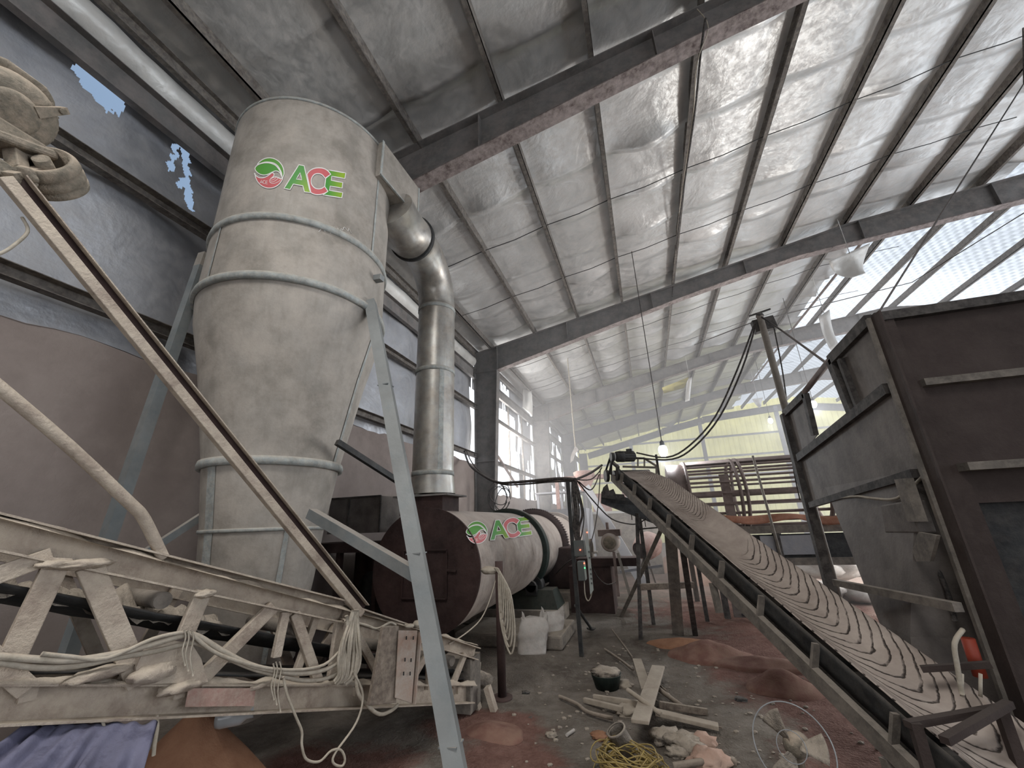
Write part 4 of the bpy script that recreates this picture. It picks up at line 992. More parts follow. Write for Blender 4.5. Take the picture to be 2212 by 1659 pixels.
# steel bin, table and stove behind the cyclone by the wall
q = thing('steel_bin', (-3.6, 5.2, 1.6), 'dark sheet steel bin on a frame between cyclone and drum', 'bin')
A = atY(714, 1078, 5.0); B = atY(824, 1075, 5.0); m_ = MB(); z0, z1 = atY(824, 1150, 5.0).z, A.z
m_.bb((A.x, 5.0, z0), (B.x, 5.5, z1)); m_.build('bin_body', 'hopper_steel', q)
m_ = MB(); m_.beam((A.x, 4.99, z1), (B.x, 4.99, z1), .02, .02); m_.beam(((A.x * .6 + B.x * .4), 4.99, z0), ((A.x * .6 + B.x * .4), 4.99, z1), .02, .015, up=(0, 1, 0)); m_.beam((B.x, 4.99, z0), (B.x, 4.99, z1), .02, .02, up=(0, 1, 0)); m_.build('bin_rim', 'hopper_frame', q)
zt_ = atY(760, 1172, 5.0).z
m_ = MB(); m_.bb((A.x - .4, 4.85, zt_ - .12), (B.x + .1, 5.6, zt_)); m_.build('bin_shelf', 'rust_and_shade', q)
for x in (A.x - .3, A.x + .25, B.x):
    m_ = MB(); m_.beam((x, 5.0, zt_ - .1), (x, 5.0, 0), .08, .06, up=(1, 0, 0)); m_.build('leg', 'rust_and_shade', q)
q = thing('furnace', (-3.7, 5.9, 0), 'dark iron furnace body behind the bin beside the wall', 'furnace')
m_ = MB(); m_.bb((-4.35, 5.7, 0), (-3.35, 7.2, 1.35)); m_.build('furnace_body', 'rust_and_shade', q, bevel=.03)
m_ = MB(); m_.cyl((-3.9, 5.6, .75), (-3.9, 5.72, .75), .3, n=28); m_.build('door', 'black_steel', q)
heap('powder_heap', (-3.75, 5.3, 1.6 + .2), .2, .16, .1, 'sand_pink', 'small pink powder heap on top of the steel bin', seed=3)
# old iron drum lying under the end plate
m_ = MB(); m_.blob((-2.0, 4.55, .14), .16, 9, 3, .5, (1.4, 1, .8), 2); tag(m_.build('rubble_lump', 'stone', None, (-2.0, 4.55, 0)), 'rubble lump at the foot of the drum end plate', 'rubble')

# ------------------------------------------------------------------ belt conveyor on the right
bc = thing('belt_conveyor', (.55, 4.8, 0), 'long inclined belt conveyor carrying pale dust, rising away to a motor at its head', 'conveyor')
HL, HR = atY(1322, 1018, 7.0), atY(1408, 1003, 7.0)
TL = atZ(1990, 1640, .42); TR = atY(1985, 1478, 3.5)
BD = (TL - HL).normalized(); BW = (HR - HL).length
BR = (V((0, 0, 1)).cross(BD)); BR.normalize(); BR = -BR if BR.x < 0 else BR      # to the right side
BN = BD.cross(BR).normalized(); BN = -BN if BN.z < 0 else BN
LEN = (TL - HL).length + .5
W_ = .62
def bp(s_, r, n=0): return HL + BD * s_ + BR * r + BN * n      # s metres down from the head
m_ = MB()
def trough(a, b):
    s_ = .05 + a * (LEN - .1); e = abs(b - .5) * 2; z = .02 + .11 * max(0, (e - .35) / .65) ** 1.3; r = .06 + (W_ - .1) * b
    flat = min(1, s_ * 1.2); return bp(s_, r, z * flat + .005 * NZ(s_ * 4, b * 3))
m_.grid(trough, 160, 20, uvf=lambda a, b: (a * LEN, b)); m_.build('belt', 'belt_dust', bc, solid=.008)
m_ = MB(); m_.grid(lambda a, b: bp(.1 + a * (LEN - .2), .06 + (W_ - .1) * b, -.17 + .005 * NZ(a * 20, b)), 60, 4); m_.build('return_belt', 'black_steel', bc, solid=.01)
for r, nm in ((0, 'left'), (W_ + .03, 'right')):
    m_ = MB(); m_.chan(bp(.02, r, -.10), bp(LEN, r, -.10), .05, .10, .008, BN, -1 if r == 0 else 1); m_.build('side_rail', 'conveyor_steel', bc)
m_ = MB(); m_.grid(lambda a, b: bp(.12 + a * (LEN - .2), .05, -.05 + .15 * b + (.006 * NZ(a * 40, b * 3))), 90, 3); m_.build('skirt', 'black_steel', bc, solid=.006)
k = 0
s_ = .42
while s_ < LEN - .2:
    m_ = MB(); m_.beam(bp(s_, .0, -.06), bp(s_ - .03, .03, .09), .05, .02, up=BD); m_.build('idler_bracket', 'conveyor_steel', bc)
    m_ = MB(); m_.cyl(bp(s_, .10, -.03), bp(s_, W_ - .07, -.03), .04, n=14); m_.build('idler_roller', 'black_steel', bc)
    m_ = MB(); m_.beam(bp(s_, .0, -.15), bp(s_, W_ + .03, -.15), .05, .04, up=BN); m_.build('cross_member', 'conveyor_steel', bc)
    s_ += .52
for s_ in (2.9, 4.55):
    m_ = MB(); m_.beam(bp(s_, .0, -.17), bp(s_ + .13, .0, -.38), .05, .05, up=BR); m_.build('rail_stub', 'conveyor_steel', bc)
m_ = MB(); m_.cyl(bp(0.02, .02, -.07), bp(.02, W_ - .0, -.07), .085, n=24); m_.build('head_pulley', 'black_steel', bc)
m_ = MB(); m_.cyl(bp(LEN - .12, .02, -.08), bp(LEN - .12, W_, -.08), .09, n=24); m_.build('tail_pulley', 'black_steel', bc)
# head drive
hm_ = bp(.10, .08, .27)
m_ = MB(); m_.lathe(hm_ - BR * .06, BR, [(0, 0), (0, .07), (.02, .085), (.13, .09), (.14, .075), (.3, .075), (.32, .06), (.33, 0)], 24)
for i in range(14):
    a = 2 * PI * i / 14; r_ = BD * math.cos(a) + BN * math.sin(a); m_.beam(hm_ + BR * .08 + r_ * .075, hm_ + BR * .24 + r_ * .075, .006, .02, up=r_)
m_.box(hm_ + BR * .16 + BN * .09, (.09, .07, .06)); m_.blob(hm_ + BN * .07, .05, 2, 2, .3, (1.5, 1, .5)); m_.build('head_motor', 'black_steel', bc)
m_ = MB(); m_.cyl(hm_ - BR * .14, hm_ - BR * .09, .07, n=22); m_.cyl(bp(.02, -.12, -.07), bp(.02, -.07, -.07), .095, n=22)
m_.beam(hm_ - BR * .12 + BD * .06, bp(.10, -.1, -.07), .012, .03, up=BR); m_.beam(hm_ - BR * .12 - BD * .06, bp(-.07, -.1, -.07), .012, .03, up=BR); m_.build('chain_drive', 'black_steel', bc)
m_ = MB(); m_.beam(bp(.0, -.02, -.05), bp(.0, -.02, .2), .05, .03, up=BR); m_.beam(bp(.3, -.02, -.05), bp(.3, -.02, .2), .05, .03, up=BR); m_.beam(bp(-.02, -.02, .17), bp(.35, -.02, .17), .04, .04, up=BN)
m_.build('motor_bracket', 'hopper_frame', bc)
g1, g2 = atY(1345, 1008, 6.9), atY(1420, 1005, 6.95)
m_ = MB(); m_.beam(g1, atY(1418, 1010, 6.9), .035, .03); m_.beam(atY(1418, 1010, 6.9), atY(1418, 1032, 6.9), .03, .03, up=(1, 0, 0)); m_.beam(atY(1362, 990, 7.1), atY(1392, 990, 7.1), .03, .03); m_.beam(atY(1392, 990, 7.1), atY(1420, 1008, 7.0), .03, .03)
m_.beam(atY(1378, 992, 7.1), atY(1378, 1008, 7.0), .025, .025, up=(1, 0, 0)); m_.beam(atY(1392, 992, 7.1), atY(1392, 1010, 7.0), .03, .025, up=(1, 0, 0)); m_.build('head_frame', 'conveyor_steel', bc)
m_ = MB(); m_.beam(atY(1417, 982, 7.0), atY(1425, 1035, 7.0), .035, .035, up=(1, 0, 0)); m_.build('head_stake', 'hopper_frame', bc)
# legs of the belt conveyor
def stick(u1, v1, y1, u2, v2, y2=None, z2=None, w_=.06):
    return atY(u1, v1, y1), (atZ(u2, v2, z2) if z2 is not None else atY(u2, v2, y2)), w_
st = thing('conveyor_stand', (-.1, 7.0, 0), 'dark timber and steel trestle standing under the conveyor head', 'trestle')
def mem(parent, name, mat, a, w_, h_=None, up=(0, 1, 0)):
    m_ = MB(); m_.beam(a[0], a[1], w_, h_ or w_, up=up); return m_.build(name, mat, parent, bevel=.004)
l1 = stick(1376, 1108, 6.9, 1384, 1382, z2=0); mem(st, 'leg', 'hopper_frame', l1, .055)
l2 = stick(1447, 1140, 6.3, 1465, 1372, z2=0); mem(st, 'leg', 'conveyor_steel', l2, .15, .12)
l3 = stick(1475, 1190, 6.0, 1502, 1372, z2=0); mem(st, 'leg', 'hopper_frame', l3, .07)
a1 = (atY(1382, 1268, 6.85), atY(1498, 1263, 7.1)); mem(st, 'crosspiece', 'bark_wood', a1, .08, up=(0, 0, 1))
mem(st, 'crosspiece', 'hopper_frame', (atY(1380, 1143, 6.9), atY(1440, 1138, 6.6)), .02, up=(0, 0, 1))
mem(st, 'diagonal_prop', 'conveyor_steel', (atY(1428, 1145, 6.8), atZ(1342, 1332, 0)), .06)
# second, dark trough conveyor behind
tc = thing('trough_conveyor', (.3, 7.7, 0), 'short dark trough conveyor with jagged end, behind the belt conveyor head', 'conveyor')
m_ = MB(); e0, e1 = atY(1298, 1085, 7.6), atY(1520, 1170, 8.2); f0, f1 = atY(1299, 1062, 7.6), atY(1520, 1125, 8.2)
m_.plate([e0, e1, f1, atY(1380, 1092, 7.85), atY(1352, 1080, 7.75), f0], .03, (0, 1, 0)); m_.build('side_plate', 'black_steel', tc)
m_ = MB(); off = V((.12, .55, .0)); m_.plate([e0 + off, e1 + off, f1 + off, f0 + off], .03, (0, 1, 0)); m_.build('side_plate', 'black_steel', tc)
m_ = MB(); m_.plate([e0, e0 + off, e1 + off, e1], .02, (0, 0, -1)); m_.build('trough_floor', 'hopper_frame', tc)
m_ = MB(); m_.add([atY(1300, 1063, 7.6), atY(1303, 1053, 7.6), atY(1312, 1045, 7.62), atY(1316, 1060, 7.6), atY(1325, 1056, 7.62), atY(1330, 1067, 7.62), atY(1348, 1068, 7.65), atY(1352, 1082, 7.65), atY(1300, 1075, 7.58)], [(0, 1, 2, 3, 4, 5, 6, 7, 8)]); m_.build('torn_rubber', 'hopper_frame', tc, solid=.012)
for x0, sd in (((e0 * .62 + e1 * .38), 0), ((e0 * .1 + e1 * .9), 1)):
    m_ = MB(); m_.beam(x0, V((x0.x, x0.y, 0)), .06, .06, up=(1, 0, 0)); m_.build('leg', 'hopper_frame', tc)
for k in range(5):
    p = e0.lerp(e1, .3 + .13 * k); m_ = MB(); m_.beam(p + V((0, 0, .0)), p + V((.0, 0, -.1 - .03 * (k % 2))), .015, .015, up=(1, 0, 0)); m_.build('hanging_shred', 'hopper_frame', tc)

# ------------------------------------------------------------------ big hopper on the right
HK = 1.1; HX, HY = 1.655 * HK, 3.2 * HK
hp = thing('feed_hopper', (HX + 1.2, HY + 1.2, 0), 'huge dark steel feed hopper on posts filling the right side', 'hopper')
def hx(u, v): return atX(u, v, HX)
def hy(u, v): return atY(u, v, HY)
ct = hx(1885, 690); YBk = hx(1699, 894).y
def hplate(pts, name, mat='hopper_steel', t=.008, n=(1, 0, 0)):
    m_ = MB(); m_.plate(pts, t, n); return m_.build(name, mat, hp)
L1 = [hx(1888, 700), hx(1803, 783), hx(1850, 895), hx(1925, 838)]
hplate(L1, 'side_panel'); hplate([hx(1702, 900), hx(1741, 855), hx(1765, 940), hx(1728, 985)], 'side_panel')
hplate([hx(1728, 985), hx(1925, 838), hx(1985, 1020), hx(1750, 1090)], 'side_panel')
# rolled inside wall of the far side seen over the low rim
XO = HX + 2.6
hplate([V((HX + .9, YBk, hx(1728, 985).z)), V((XO, YBk, hx(1728, 985).z)), V((XO, YBk, ct.z - .35)), V((HX + .05, YBk, ct.z - .75))], 'back_panel', n=(0, 1, 0))
hplate([V((HX, HY, 1.9)), V((XO, HY, 1.9)), V((XO, HY, ct.z)), V((HX, HY, ct.z))], 'front_panel', 'hopper_shaded', n=(0, 1, 0))
hplate([V((XO, HY, 1.6)), V((XO, YBk, 1.6)), V((XO, YBk, ct.z)), V((XO, HY, ct.z))], 'far_side_panel')
zl = hy(2060, 1020).z
hplate([V((HX, HY, 1.62)), V((XO, HY, 1.62)), V((XO, HY, 1.9)), V((HX, HY, 1.9))], 'front_panel', 'hopper_shaded', n=(0, 1, 0))
# lower funnel narrowing to the belt
fz = 1.93; fb = .78
Fq = [V((HX + .02, HY + .1, fz)), V((XO, HY + .1, fz)), V((XO, YBk - .5, fz)), V((HX + .02, YBk - .5, fz))]
g0 = [V((1.58, 3.85, fb)), V((2.2, 3.85, fb)), V((2.2, 4.25, fb)), V((1.58, 4.25, fb))]
m_ = MB(); m_.add(Fq + g0, [(0, 1, 5, 4), (1, 2, 6, 5), (2, 3, 7, 6), (3, 0, 4, 7)]); m_.build('funnel', 'hopper_steel', hp, solid=.01)
m_ = MB(); m_.add(g0 + [p + V((-.05, 0, -.36)) for p in g0], [(0, 1, 5, 4), (1, 2, 6, 5), (2, 3, 7, 6), (3, 0, 4, 7)]); m_.build('outlet_spout', 'hopper_steel', hp, solid=.01)
def hbar(p, q, w_=.09, h_=.05, mat='hopper_frame', name='frame_bar', up=(1, 0, 0)):
    m_ = MB(); m_.beam(p, q, w_, h_, up=up); return m_.build(name, mat, hp)
o_ = V((-.02, 0, 0))
hbar(hx(1885, 690) + o_, hx(1800, 778) + o_); hbar(hx(1800, 778) + o_, hx(1852, 905) + o_); hbar(hx(1925, 838) + o_, hx(1728, 990) + o_, .08); hbar(hx(1699, 894) + o_, hx(1744, 850) + o_, .08)
hbar(hx(1744, 850) + o_, hx(1765, 940) + o_, .08); hbar(hx(1985, 1022) + o_, hx(1752, 1092) + o_, .06)
hbar(hx(1822, 775) + o_, hx(1866, 890) + o_, .04)
pb_ = hx(1699, 894); hbar(V((HX - .02, YBk, pb_.z)), V((HX - .02, YBk, 0)), .10, .09, name='post')
m_ = MB(); m_.angle(V((HX - .03, HY - .03, ct.z)), V((HX - .03, HY - .03, 0)), .14, .012, (1, 0, 0), 1, 1); m_.build('post', 'hopper_shaded', hp)
m_ = MB(); m_.beam(V((HX - .035, HY - .035, ct.z)), V((HX - .035, HY - .035, 0)), .035, .035, up=(1, 0, 0)); m_.build('post_edge', 'conveyor_steel', hp)
hbar(V((XO, HY, ct.z)), V((XO, HY, 0)), .12, .12, name='post'); hbar(V((XO, YBk, ct.z)), V((XO, YBk, 0)), .12, .12, name='post')
hbar(V((HX, HY - .02, ct.z)), V((XO, HY - .02, ct.z)), .07, .07, up=(0, 0, 1))
zz = hy(2100, 818).z; hbar(V((HX + .14, HY - .03, zz)), V((XO, HY - .03, zz)), .06, .05, 'conveyor_steel', up=(0, 0, 1))
zz = hy(2120, 1008).z; hbar(V((HX + .16, HY - .05, zz)), V((XO, HY - .05, zz)), .14, .05, 'conveyor_steel', up=(0, 0, 1))
m_ = MB(); m_.plate([V((HX, HY - .012, 0.0)), V((HX + .2, HY - .012, 0.0)), V((HX + .2, HY - .012, 1.75)), V((HX + .14, HY - .012, hy(1975, 825).z)), V((HX, HY - .012, ct.z))], .01, (0, 1, 0)); m_.build('corner_plate', 'hopper_shaded', hp)
zb = hy(2150, 1060).z
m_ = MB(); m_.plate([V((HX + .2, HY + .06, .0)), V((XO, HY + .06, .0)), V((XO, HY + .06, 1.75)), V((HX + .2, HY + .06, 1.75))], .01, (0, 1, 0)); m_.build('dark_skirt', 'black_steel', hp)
hbar(atY(1805, 1258, 4.6), atY(2070, 1312, 3.35), .05, .05, 'conveyor_steel', 'low_brace', (0, 0, 1))
# bracket and gate lever hung on the left side
hbar(hx(1990, 1032) + V((-.1, 0, 0)), hx(2022, 1125) + V((-.1, 0, 0)), .11, .06, 'conveyor_steel', 'gate_arm')
m_ = MB(); m_.plate([hx(u, v) + V((-.14, 0, 0)) for u, v in ((2040, 1148), (2085, 1155), (2068, 1212), (2035, 1212), (2025, 1190))], .02); m_.build('gusset', 'conveyor_steel', hp)
m_ = MB(); m_.plate([hx(u, v) + V((-.10, 0, 0)) for u, v in ((1935, 1090), (2000, 1080), (2025, 1150), (1945, 1150))], .1, (1, 0, 0)); m_.build('gate_box', 'hopper_steel', hp, bevel=.01)
m_ = MB(); m_.tubepath(smooth([hx(1985, 1165), hx(2010, 1200), hx(2030, 1240), hx(2050, 1290), hx(2062, 1340)], 3), .015, 7); m_.build('gate_cable', 'cable_black', hp)
m_ = MB(); m_.tubepath(smooth([hx(2000, 1030) + o_, hx(1960, 1075) + o_ * 3, hx(1900, 1075) + o_ * 3, hx(1850, 1072) + o_ * 2, hx(1760, 1085) + o_]), .010, 6); m_.build('loose_wire', 'rope', hp)
# stand of the feeder and the orange cylinder below the hopper
fr = thing('feeder_frame', (1.75, 3.1, 0), 'low dark frame at the tail of the belt conveyor, bottom right', 'frame')
fa, fb_ = atY(1960, 1560, 2.9), atY(2180, 1520, 3.2)
for a, b in (((1960, 1565, 2.9), (2170, 1528, 3.15)), ((1990, 1445, 3.4), (2140, 1435, 3.3)), ((2040, 1600, 2.75), (2180, 1520, 3.1))):
    m_ = MB(); m_.beam(atY(*a), atY(*b), .038, .03); m_.build('cross_bar', 'hopper_shaded', fr)
for a in ((1975, 1560, 2.9), (2160, 1530, 3.1)):
    p = atY(*a); m_ = MB(); m_.beam(p, V((p.x, p.y, 0)), .045, .045, up=(1, 0, 0)); m_.build('leg', 'hopper_shaded', fr)
ex = thing('orange_cylinder', atY(2105, 1440, 3.35), 'small orange-red cylinder hanging inside the hopper frame, lower right', 'cylinder')
p, q = atY(2090, 1378, 3.42), atY(2118, 1462, 3.42); m_ = MB(); m_.cyl(p, q, .032, n=20); m_.build('body', 'fire_orange', ex)
m_ = MB(); m_.tubepath(smooth([atY(2080, 1360, 3.25), atY(2062, 1390, 3.2), atY(2068, 1440, 3.2), atY(2078, 1500, 3.2)]), .012, 7); m_.build('hose', 'rope', ex)
for u in (2078, 2118):
    m_ = MB(); m_.cyl(atY(u, 1455, 3.2), atY(u, 1505, 3.2), .008, n=8); m_.build('pin', 'rope', ex)

# ------------------------------------------------------------------ trommel screen and its platform
ty = 9.2; TX0, TX1 = .45, 4.2; tzc, tr = 2.02, .62
tm = thing('trommel_screen', (2.2, ty, 1.4), 'pink-brown slotted rotary screen drum lying across behind the conveyors', 'rotary screen')
def arc_shell(x0, x1, a0, a1, r, name, mat, solid=.012):
    m_ = MB(); m_.lathe((x0, ty, tzc), (1, 0, 0), [(0, r), (x1 - x0, r)], 24, ref=(0, 0, 1), a0=a0, a1=a1); return m_.build(name, mat, tm, solid=solid)
arc_shell(TX0, TX0 + .32, 0, 2 * PI, tr, 'end_drum', 'trommel_steel')
for i in range(20):
    a = 2 * PI * i / 20; m_ = MB(); r_ = V((0, math.cos(a), math.sin(a))); c_ = V((0, ty, tzc)) + r_ * tr
    m_.beam(c_ + V((TX0 + .3, 0, 0)), c_ + V((TX1, 0, .01 * NZ(i, 2))), .035, .03, up=r_); m_.build('slat', 'trommel_steel', tm)
m_ = MB(); 
for x in (TX0 + .32, 1.62, 1.72, 3.0, 3.1, TX1):
    m_ = MB(); m_.lathe((x, ty, tzc), (1, 0, 0), [(0, tr - .02), (0, tr + .045), (.05, tr + .045), (.05, tr - .02), (0, tr - .02)], 48); m_.build('hoop', 'trommel_steel', tm)
arc_shell(TX0 + .3, TX1, math.radians(60), math.radians(110), tr + .03, 'top_sheet', 'trommel_steel')
m_ = MB(); m_.cyl((TX0 - .15, ty, tzc), (TX1 + .2, ty, tzc), .06, n=16); m_.build('axle', 'trommel_steel', tm)
for x in (1.35, 2.6):
    m_ = MB(); m_.bb((x, ty - .55, tzc - .62), (x + .16, ty - .5, tzc + .33)); m_.build('upright_plate', 'trommel_steel', tm)
pf = thing('screen_platform', (2.2, 8.6, 0), 'dark steel platform with chute carrying the rotary screen', 'platform')
zp = 1.40
m_ = MB(); m_.bb((.6, 8.35, zp - .10), (4.4, 8.47, zp + .02)); m_.build('edge_beam', 'conveyor_steel', pf)
m_ = MB(); m_.bb((.6, 9.9, zp - .10), (4.4, 10.0, zp + .02)); m_.build('edge_beam', 'conveyor_steel', pf)
m_ = MB(); m_.bb((1.0, 8.42, zp - .5), (4.3, 8.45, zp - .12)); m_.build('chute_side', 'black_steel', pf)
m_ = MB(); m_.bb((1.75, 8.38, zp - .44), (2.6, 8.42, zp - .14)); m_.build('chute_window', 'blue_grey_paint', pf)
m_ = MB(); m_.bb((.9, 8.36, zp - .60), (4.4, 8.46, zp - .49)); m_.build('bottom_beam', 'conveyor_steel', pf)
m_ = MB(); m_.bb((1.0, 8.45, zp - .55), (4.3, 9.9, zp - .49)); m_.build('chute_floor', 'black_steel', pf)
for x, y in ((1.02, 8.4), (2.0, 8.4), (4.3, 8.4), (.7, 9.9), (2.4, 9.9), (4.3, 9.9)):
    m_ = MB(); m_.beam((x, y, zp - .1), (x, y, 0), .09, .09, up=(1, 0, 0)); m_.build('leg', 'hopper_frame' if y < 9 else 'conveyor_steel', pf)
for k in range(4):
    p = atY(1590 + 4 * k, 1280 + 16 * k, 8.35); m_ = MB(); m_.beam(p, p + V((.22, 0, 0)), .02, .04, up=(0, 0, 1)); m_.build('vent_slat', 'black_steel', pf)
m_ = MB(); m_.bb((1.12, 8.38, .02), (1.9, 8.42, .55)); m_.build('louvre_panel', 'hopper_steel', pf)
m_ = MB(); P = [atY(u, v, 8.25) for u, v in ((1590, 1112), (1640, 1105), (1765, 1113), (1765, 1131), (1720, 1128), (1690, 1118), (1640, 1128), (1600, 1124))]
m_.grid(lambda a, b: atY(1560 + 260 * a, 1112 + b * (10 + 9 * abs(math.sin(a * 5))) + 3 * math.sin(a * 9), 8.28 - .03 * math.sin(a * 14)), 40, 4); tag(m_.build('orange_tarpaulin', 'orange_tarp', None, atY(1680, 1120, 8.3), solid=.006), 'orange-brown tarpaulin strip laid along the screen platform edge', 'tarpaulin')
m_ = MB(); a_, b_ = atY(1626, 985, 7.9), atY(1690, 1212, 7.6); b_ = a_ + (b_ - a_) * (a_.z / (a_.z - b_.z)); m_.cyl(a_, b_, .02, n=10); tag(m_.build('thin_rod', 'conveyor_steel', None, b_), 'thin steel rod leaning up in front of the rotary screen', 'rod')

# mast with metal box
ms = thing('antenna_mast', (0, 0, 0), 'thin steel mast with a small dark box, guyed beside the hopper', 'mast'); mp1 = atY(1641, 682, 6.4); mp0 = atY(1703, 905, 6.4)
mpb = mp1 + (mp0 - mp1) * (mp1.z / (mp1.z - mp0.z))
ms.location = (mpb.x, mpb.y, 0); ORG[ms.name] = V(ms.location)
m_ = MB(); m_.cyl(mp1, mpb, .045, n=14); m_.build('pole', 'conveyor_steel', ms)
m_ = MB(); c_ = atY(1650, 702, 6.5); m_.box(c_, (.30, .12, .20), Matrix.Rotation(-.12, 3, 'Y')); m_.build('box', 'hopper_frame', ms, bevel=.01)
m_ = MB(); m_.beam(mp1 + V((-.14, 0, .02)), mp1 + V((.16, 0, .08)), .025, .02); m_.blob(mp1, .05, 3, 2, .3); m_.build('clamp', 'hopper_frame', ms)
def wire(name, P, r, label, cat='wire', mat='cable_black', n=6):
    m_ = MB(); m_.tubepath(P, r, n); return tag(m_.build(name, mat, None, P[0]), label, cat)
wire('guy_wire', [mp1, atY(1690, 715, 6.0), hx(1800, 795)], .012, 'guy wire from mast top down to the hopper rim')
wire('prop_pole', [hx(1800, 775) + V((-.02, 0, 0)), hx(1744, 852) + V((-.02, 0, .03))], .03, 'thin pipe sloping between the two upper corners of the hopper', 'pipe', 'trommel_steel')
wire('power_cable', smooth([atY(1630, 700, 6.4), atY(1592, 800, 6.5), atY(1545, 900, 6.7), atY(1490, 962, 6.8), atY(1440, 988, 6.9), atY(1375, 978, 7.0)]), .014, 'black cable sagging from the mast to the conveyor motor, upper one', 'cable')
wire('power_cable', smooth([atY(1632, 705, 6.4), atY(1602, 800, 6.5), atY(1555, 900, 6.7), atY(1500, 965, 6.8), atY(1452, 992, 6.9), atY(1385, 990, 7.0), atY(1365, 986, 7.0)]), .014, 'black cable sagging from the mast to the conveyor motor, lower one', 'cable')
wire('mast_cable', smooth([atY(1672, 708, 6.45), atY(1690, 800, 6.5), atY(1703, 900, 6.5), atY(1712, 1000, 6.9), atY(1728, 1080, 7.2)]), .010, 'thin cable dropping from the mast box past the hopper edge', 'cable')
wire('roof_wire', [atY(1500, 745, 11), atY(1641, 690, 6.5)], .008, 'wire running from the mast top left towards the roof')
wire('roof_wire', [atY(2220, 455, 7.5), atY(1970, 610, 9), atY(1650, 690, 6.6)], .008, 'wire running from the mast top right towards the roof light')
wire('roof_wire', [atY(2210, 60, 5.0), atY(2212, 180, 5.5), atX(1895, 680, HX)], .008, 'long wire from the hopper corner up to the roof at right')
wire('roof_pipe', [V((6.75, 11.6, zr(6.75) - .05)), V((6.55, 18.2, zr(6.55) - .1)), V((6.5, 25, zr(6.5) - .1))], .04, 'rusty pipe along the edge of the roof light', 'pipe', 'trommel_steel')

# hanging cables from the rafter near the camera
q0 = V((1.53, 4.2, zr(1.53) - .35))
wire('hanging_cable', smooth([atY(1524, 40, 4.1), atY(1513, 120, 4.15), atY(1500, 250, 5.2), atY(1478, 400, 7), atY(1463, 520, 9), atY(1455, 600, 11), atY(1452, 640, 11.1)]), .014, 'thick black cable swagged down under the purlins from the near rafter', 'cable')
wire('hanging_cable', smooth([atY(1506, 20, 4.1), atY(1530, 60, 4.1), atY(1505, 140, 4.15), atY(1497, 250, 5.2), atY(1475, 400, 7), atY(1462, 500, 9), atY(1450, 570, 11)]), .007, 'thin pale cable beside the thick one under the purlins', 'cable', 'rope')
# pendant bulbs
def bulb(u, v, y, ztop, label):
    c_ = atY(u, v, y); r_ = thing('pendant_bulb', c_, label, 'lamp', 'bare bulbs hanging over the plant')
    m_ = MB(); m_.lathe(c_, (0, 0, 1), [(-.14, 0), (-.13, .045), (-.06, .085), (0, .09), (.06, .075), (.09, .045)], 20); m_.build('bulb', 'bulb_glow', r_)
    m_ = MB(); m_.lathe(c_, (0, 0, 1), [(.085, .05), (.10, .055), (.17, .045), (.2, .015), (.25, .0)], 16); m_.build('socket', 'lamp_cap', r_)
    m_ = MB(); m_.cyl(c_ + V((0, 0, .2)), V((c_.x, c_.y, ztop + .13)), .010, n=6); m_.build('cord', 'cable_black', r_)
    l = bpy.data.lights.new('bulb_light', 'POINT'); l.energy = 60; l.color = (.85, .93, 1); l.shadow_soft_size = .1; lo = bpy.data.objects.new('bulb_light', l); COL.objects.link(lo); lo.parent = r_; lo.location = (0, 0, -.25)
b1c = atY(1432, 972, 9.0); bulb(1432, 972, 9.0, zr(b1c.x), 'bare glowing bulb hanging above the conveyor head'); b2c = atY(1664, 908, 20); bulb(1664, 908, 20.0, zr(b2c.x), 'far glowing bulb near the yellow gable wall')
b3 = atY(1757, 872, 15); bulb(1757, 872, 15, zr(b3.x), 'glowing bulb seen just beside the hopper rim')

# ------------------------------------------------------------------ control post with boxes and cables
cp = thing('control_post', (0, 0, 0), 'control post with grey switch boxes and a bundle of hanging cables', 'control panel')
cy = 6.3; base = atZ(1268, 1352, 0); cy = base.y
P0 = V((atY(1243, 1250, 6.0).x, 6.0, 0)); cy = 6.0; ORG[cp.name] = P0; cp.location = P0
top = atY(1243, 1040, cy)
m_ = MB(); m_.beam(V((P0.x, cy, 0)), V((P0.x, cy, top.z)), .05, .05, up=(1, 0, 0)); m_.build('pole', 'black_steel', cp)
def cbox(u0, v0, u1, v1, dep, mat, name, yy=cy - .05):
    a = atY(u0, v0, yy); b = atY(u1, v1, yy); m_ = MB(); m_.bb((a.x, yy, b.z), (b.x, yy + dep, a.z)); return m_.build(name, mat, cp, bevel=.006)
cbox(1238, 1168, 1263, 1202, .16, 'panel_dark', 'switch_box'); cbox(1246, 1213, 1264, 1255, .14, 'panel_dark', 'switch_box')
def slab(pts, yy, name, mat): 
    m_ = MB(); P = [atY(u, v, yy) for u, v in pts]; m_.plate(P, .012, (0, 1, 0)); return m_.build(name, mat, cp)
slab([(1263, 1142), (1269, 1142), (1274, 1200), (1267, 1203)], cy - .02, 'box_door', 'panel_grey')
d1 = slab([(1267, 1180), (1273, 1180), (1282, 1275), (1275, 1285)], cy - .06, 'box_door', 'panel_grey')
for k, v in enumerate((1192, 1205, 1230, 1240, 1250, 1260)):
    m_ = MB(); p = atY(1272 + (v - 1192) * .09, v, cy - .075); m_.cyl(p, p + V((0, .02, 0)), .012, n=10); m_.build('button', 'panel_dark', cp)
d2 = slab([(1260, 1213), (1264, 1213), (1268, 1250), (1265, 1254)], cy - .07, 'box_door', 'panel_grey')
for (u, v, mt) in ((1268, 1150, 'led_red'), (1262, 1217, 'led_red'), (1263, 1227, 'led_green'), (1253, 1188, 'led_red')):
    m_ = MB(); p = atY(u, v, cy - .085); m_.cyl(p, p + V((0, .03, 0)), .009, n=10); m_.build('indicator_light', mt, cp)
rr = random.Random(5)
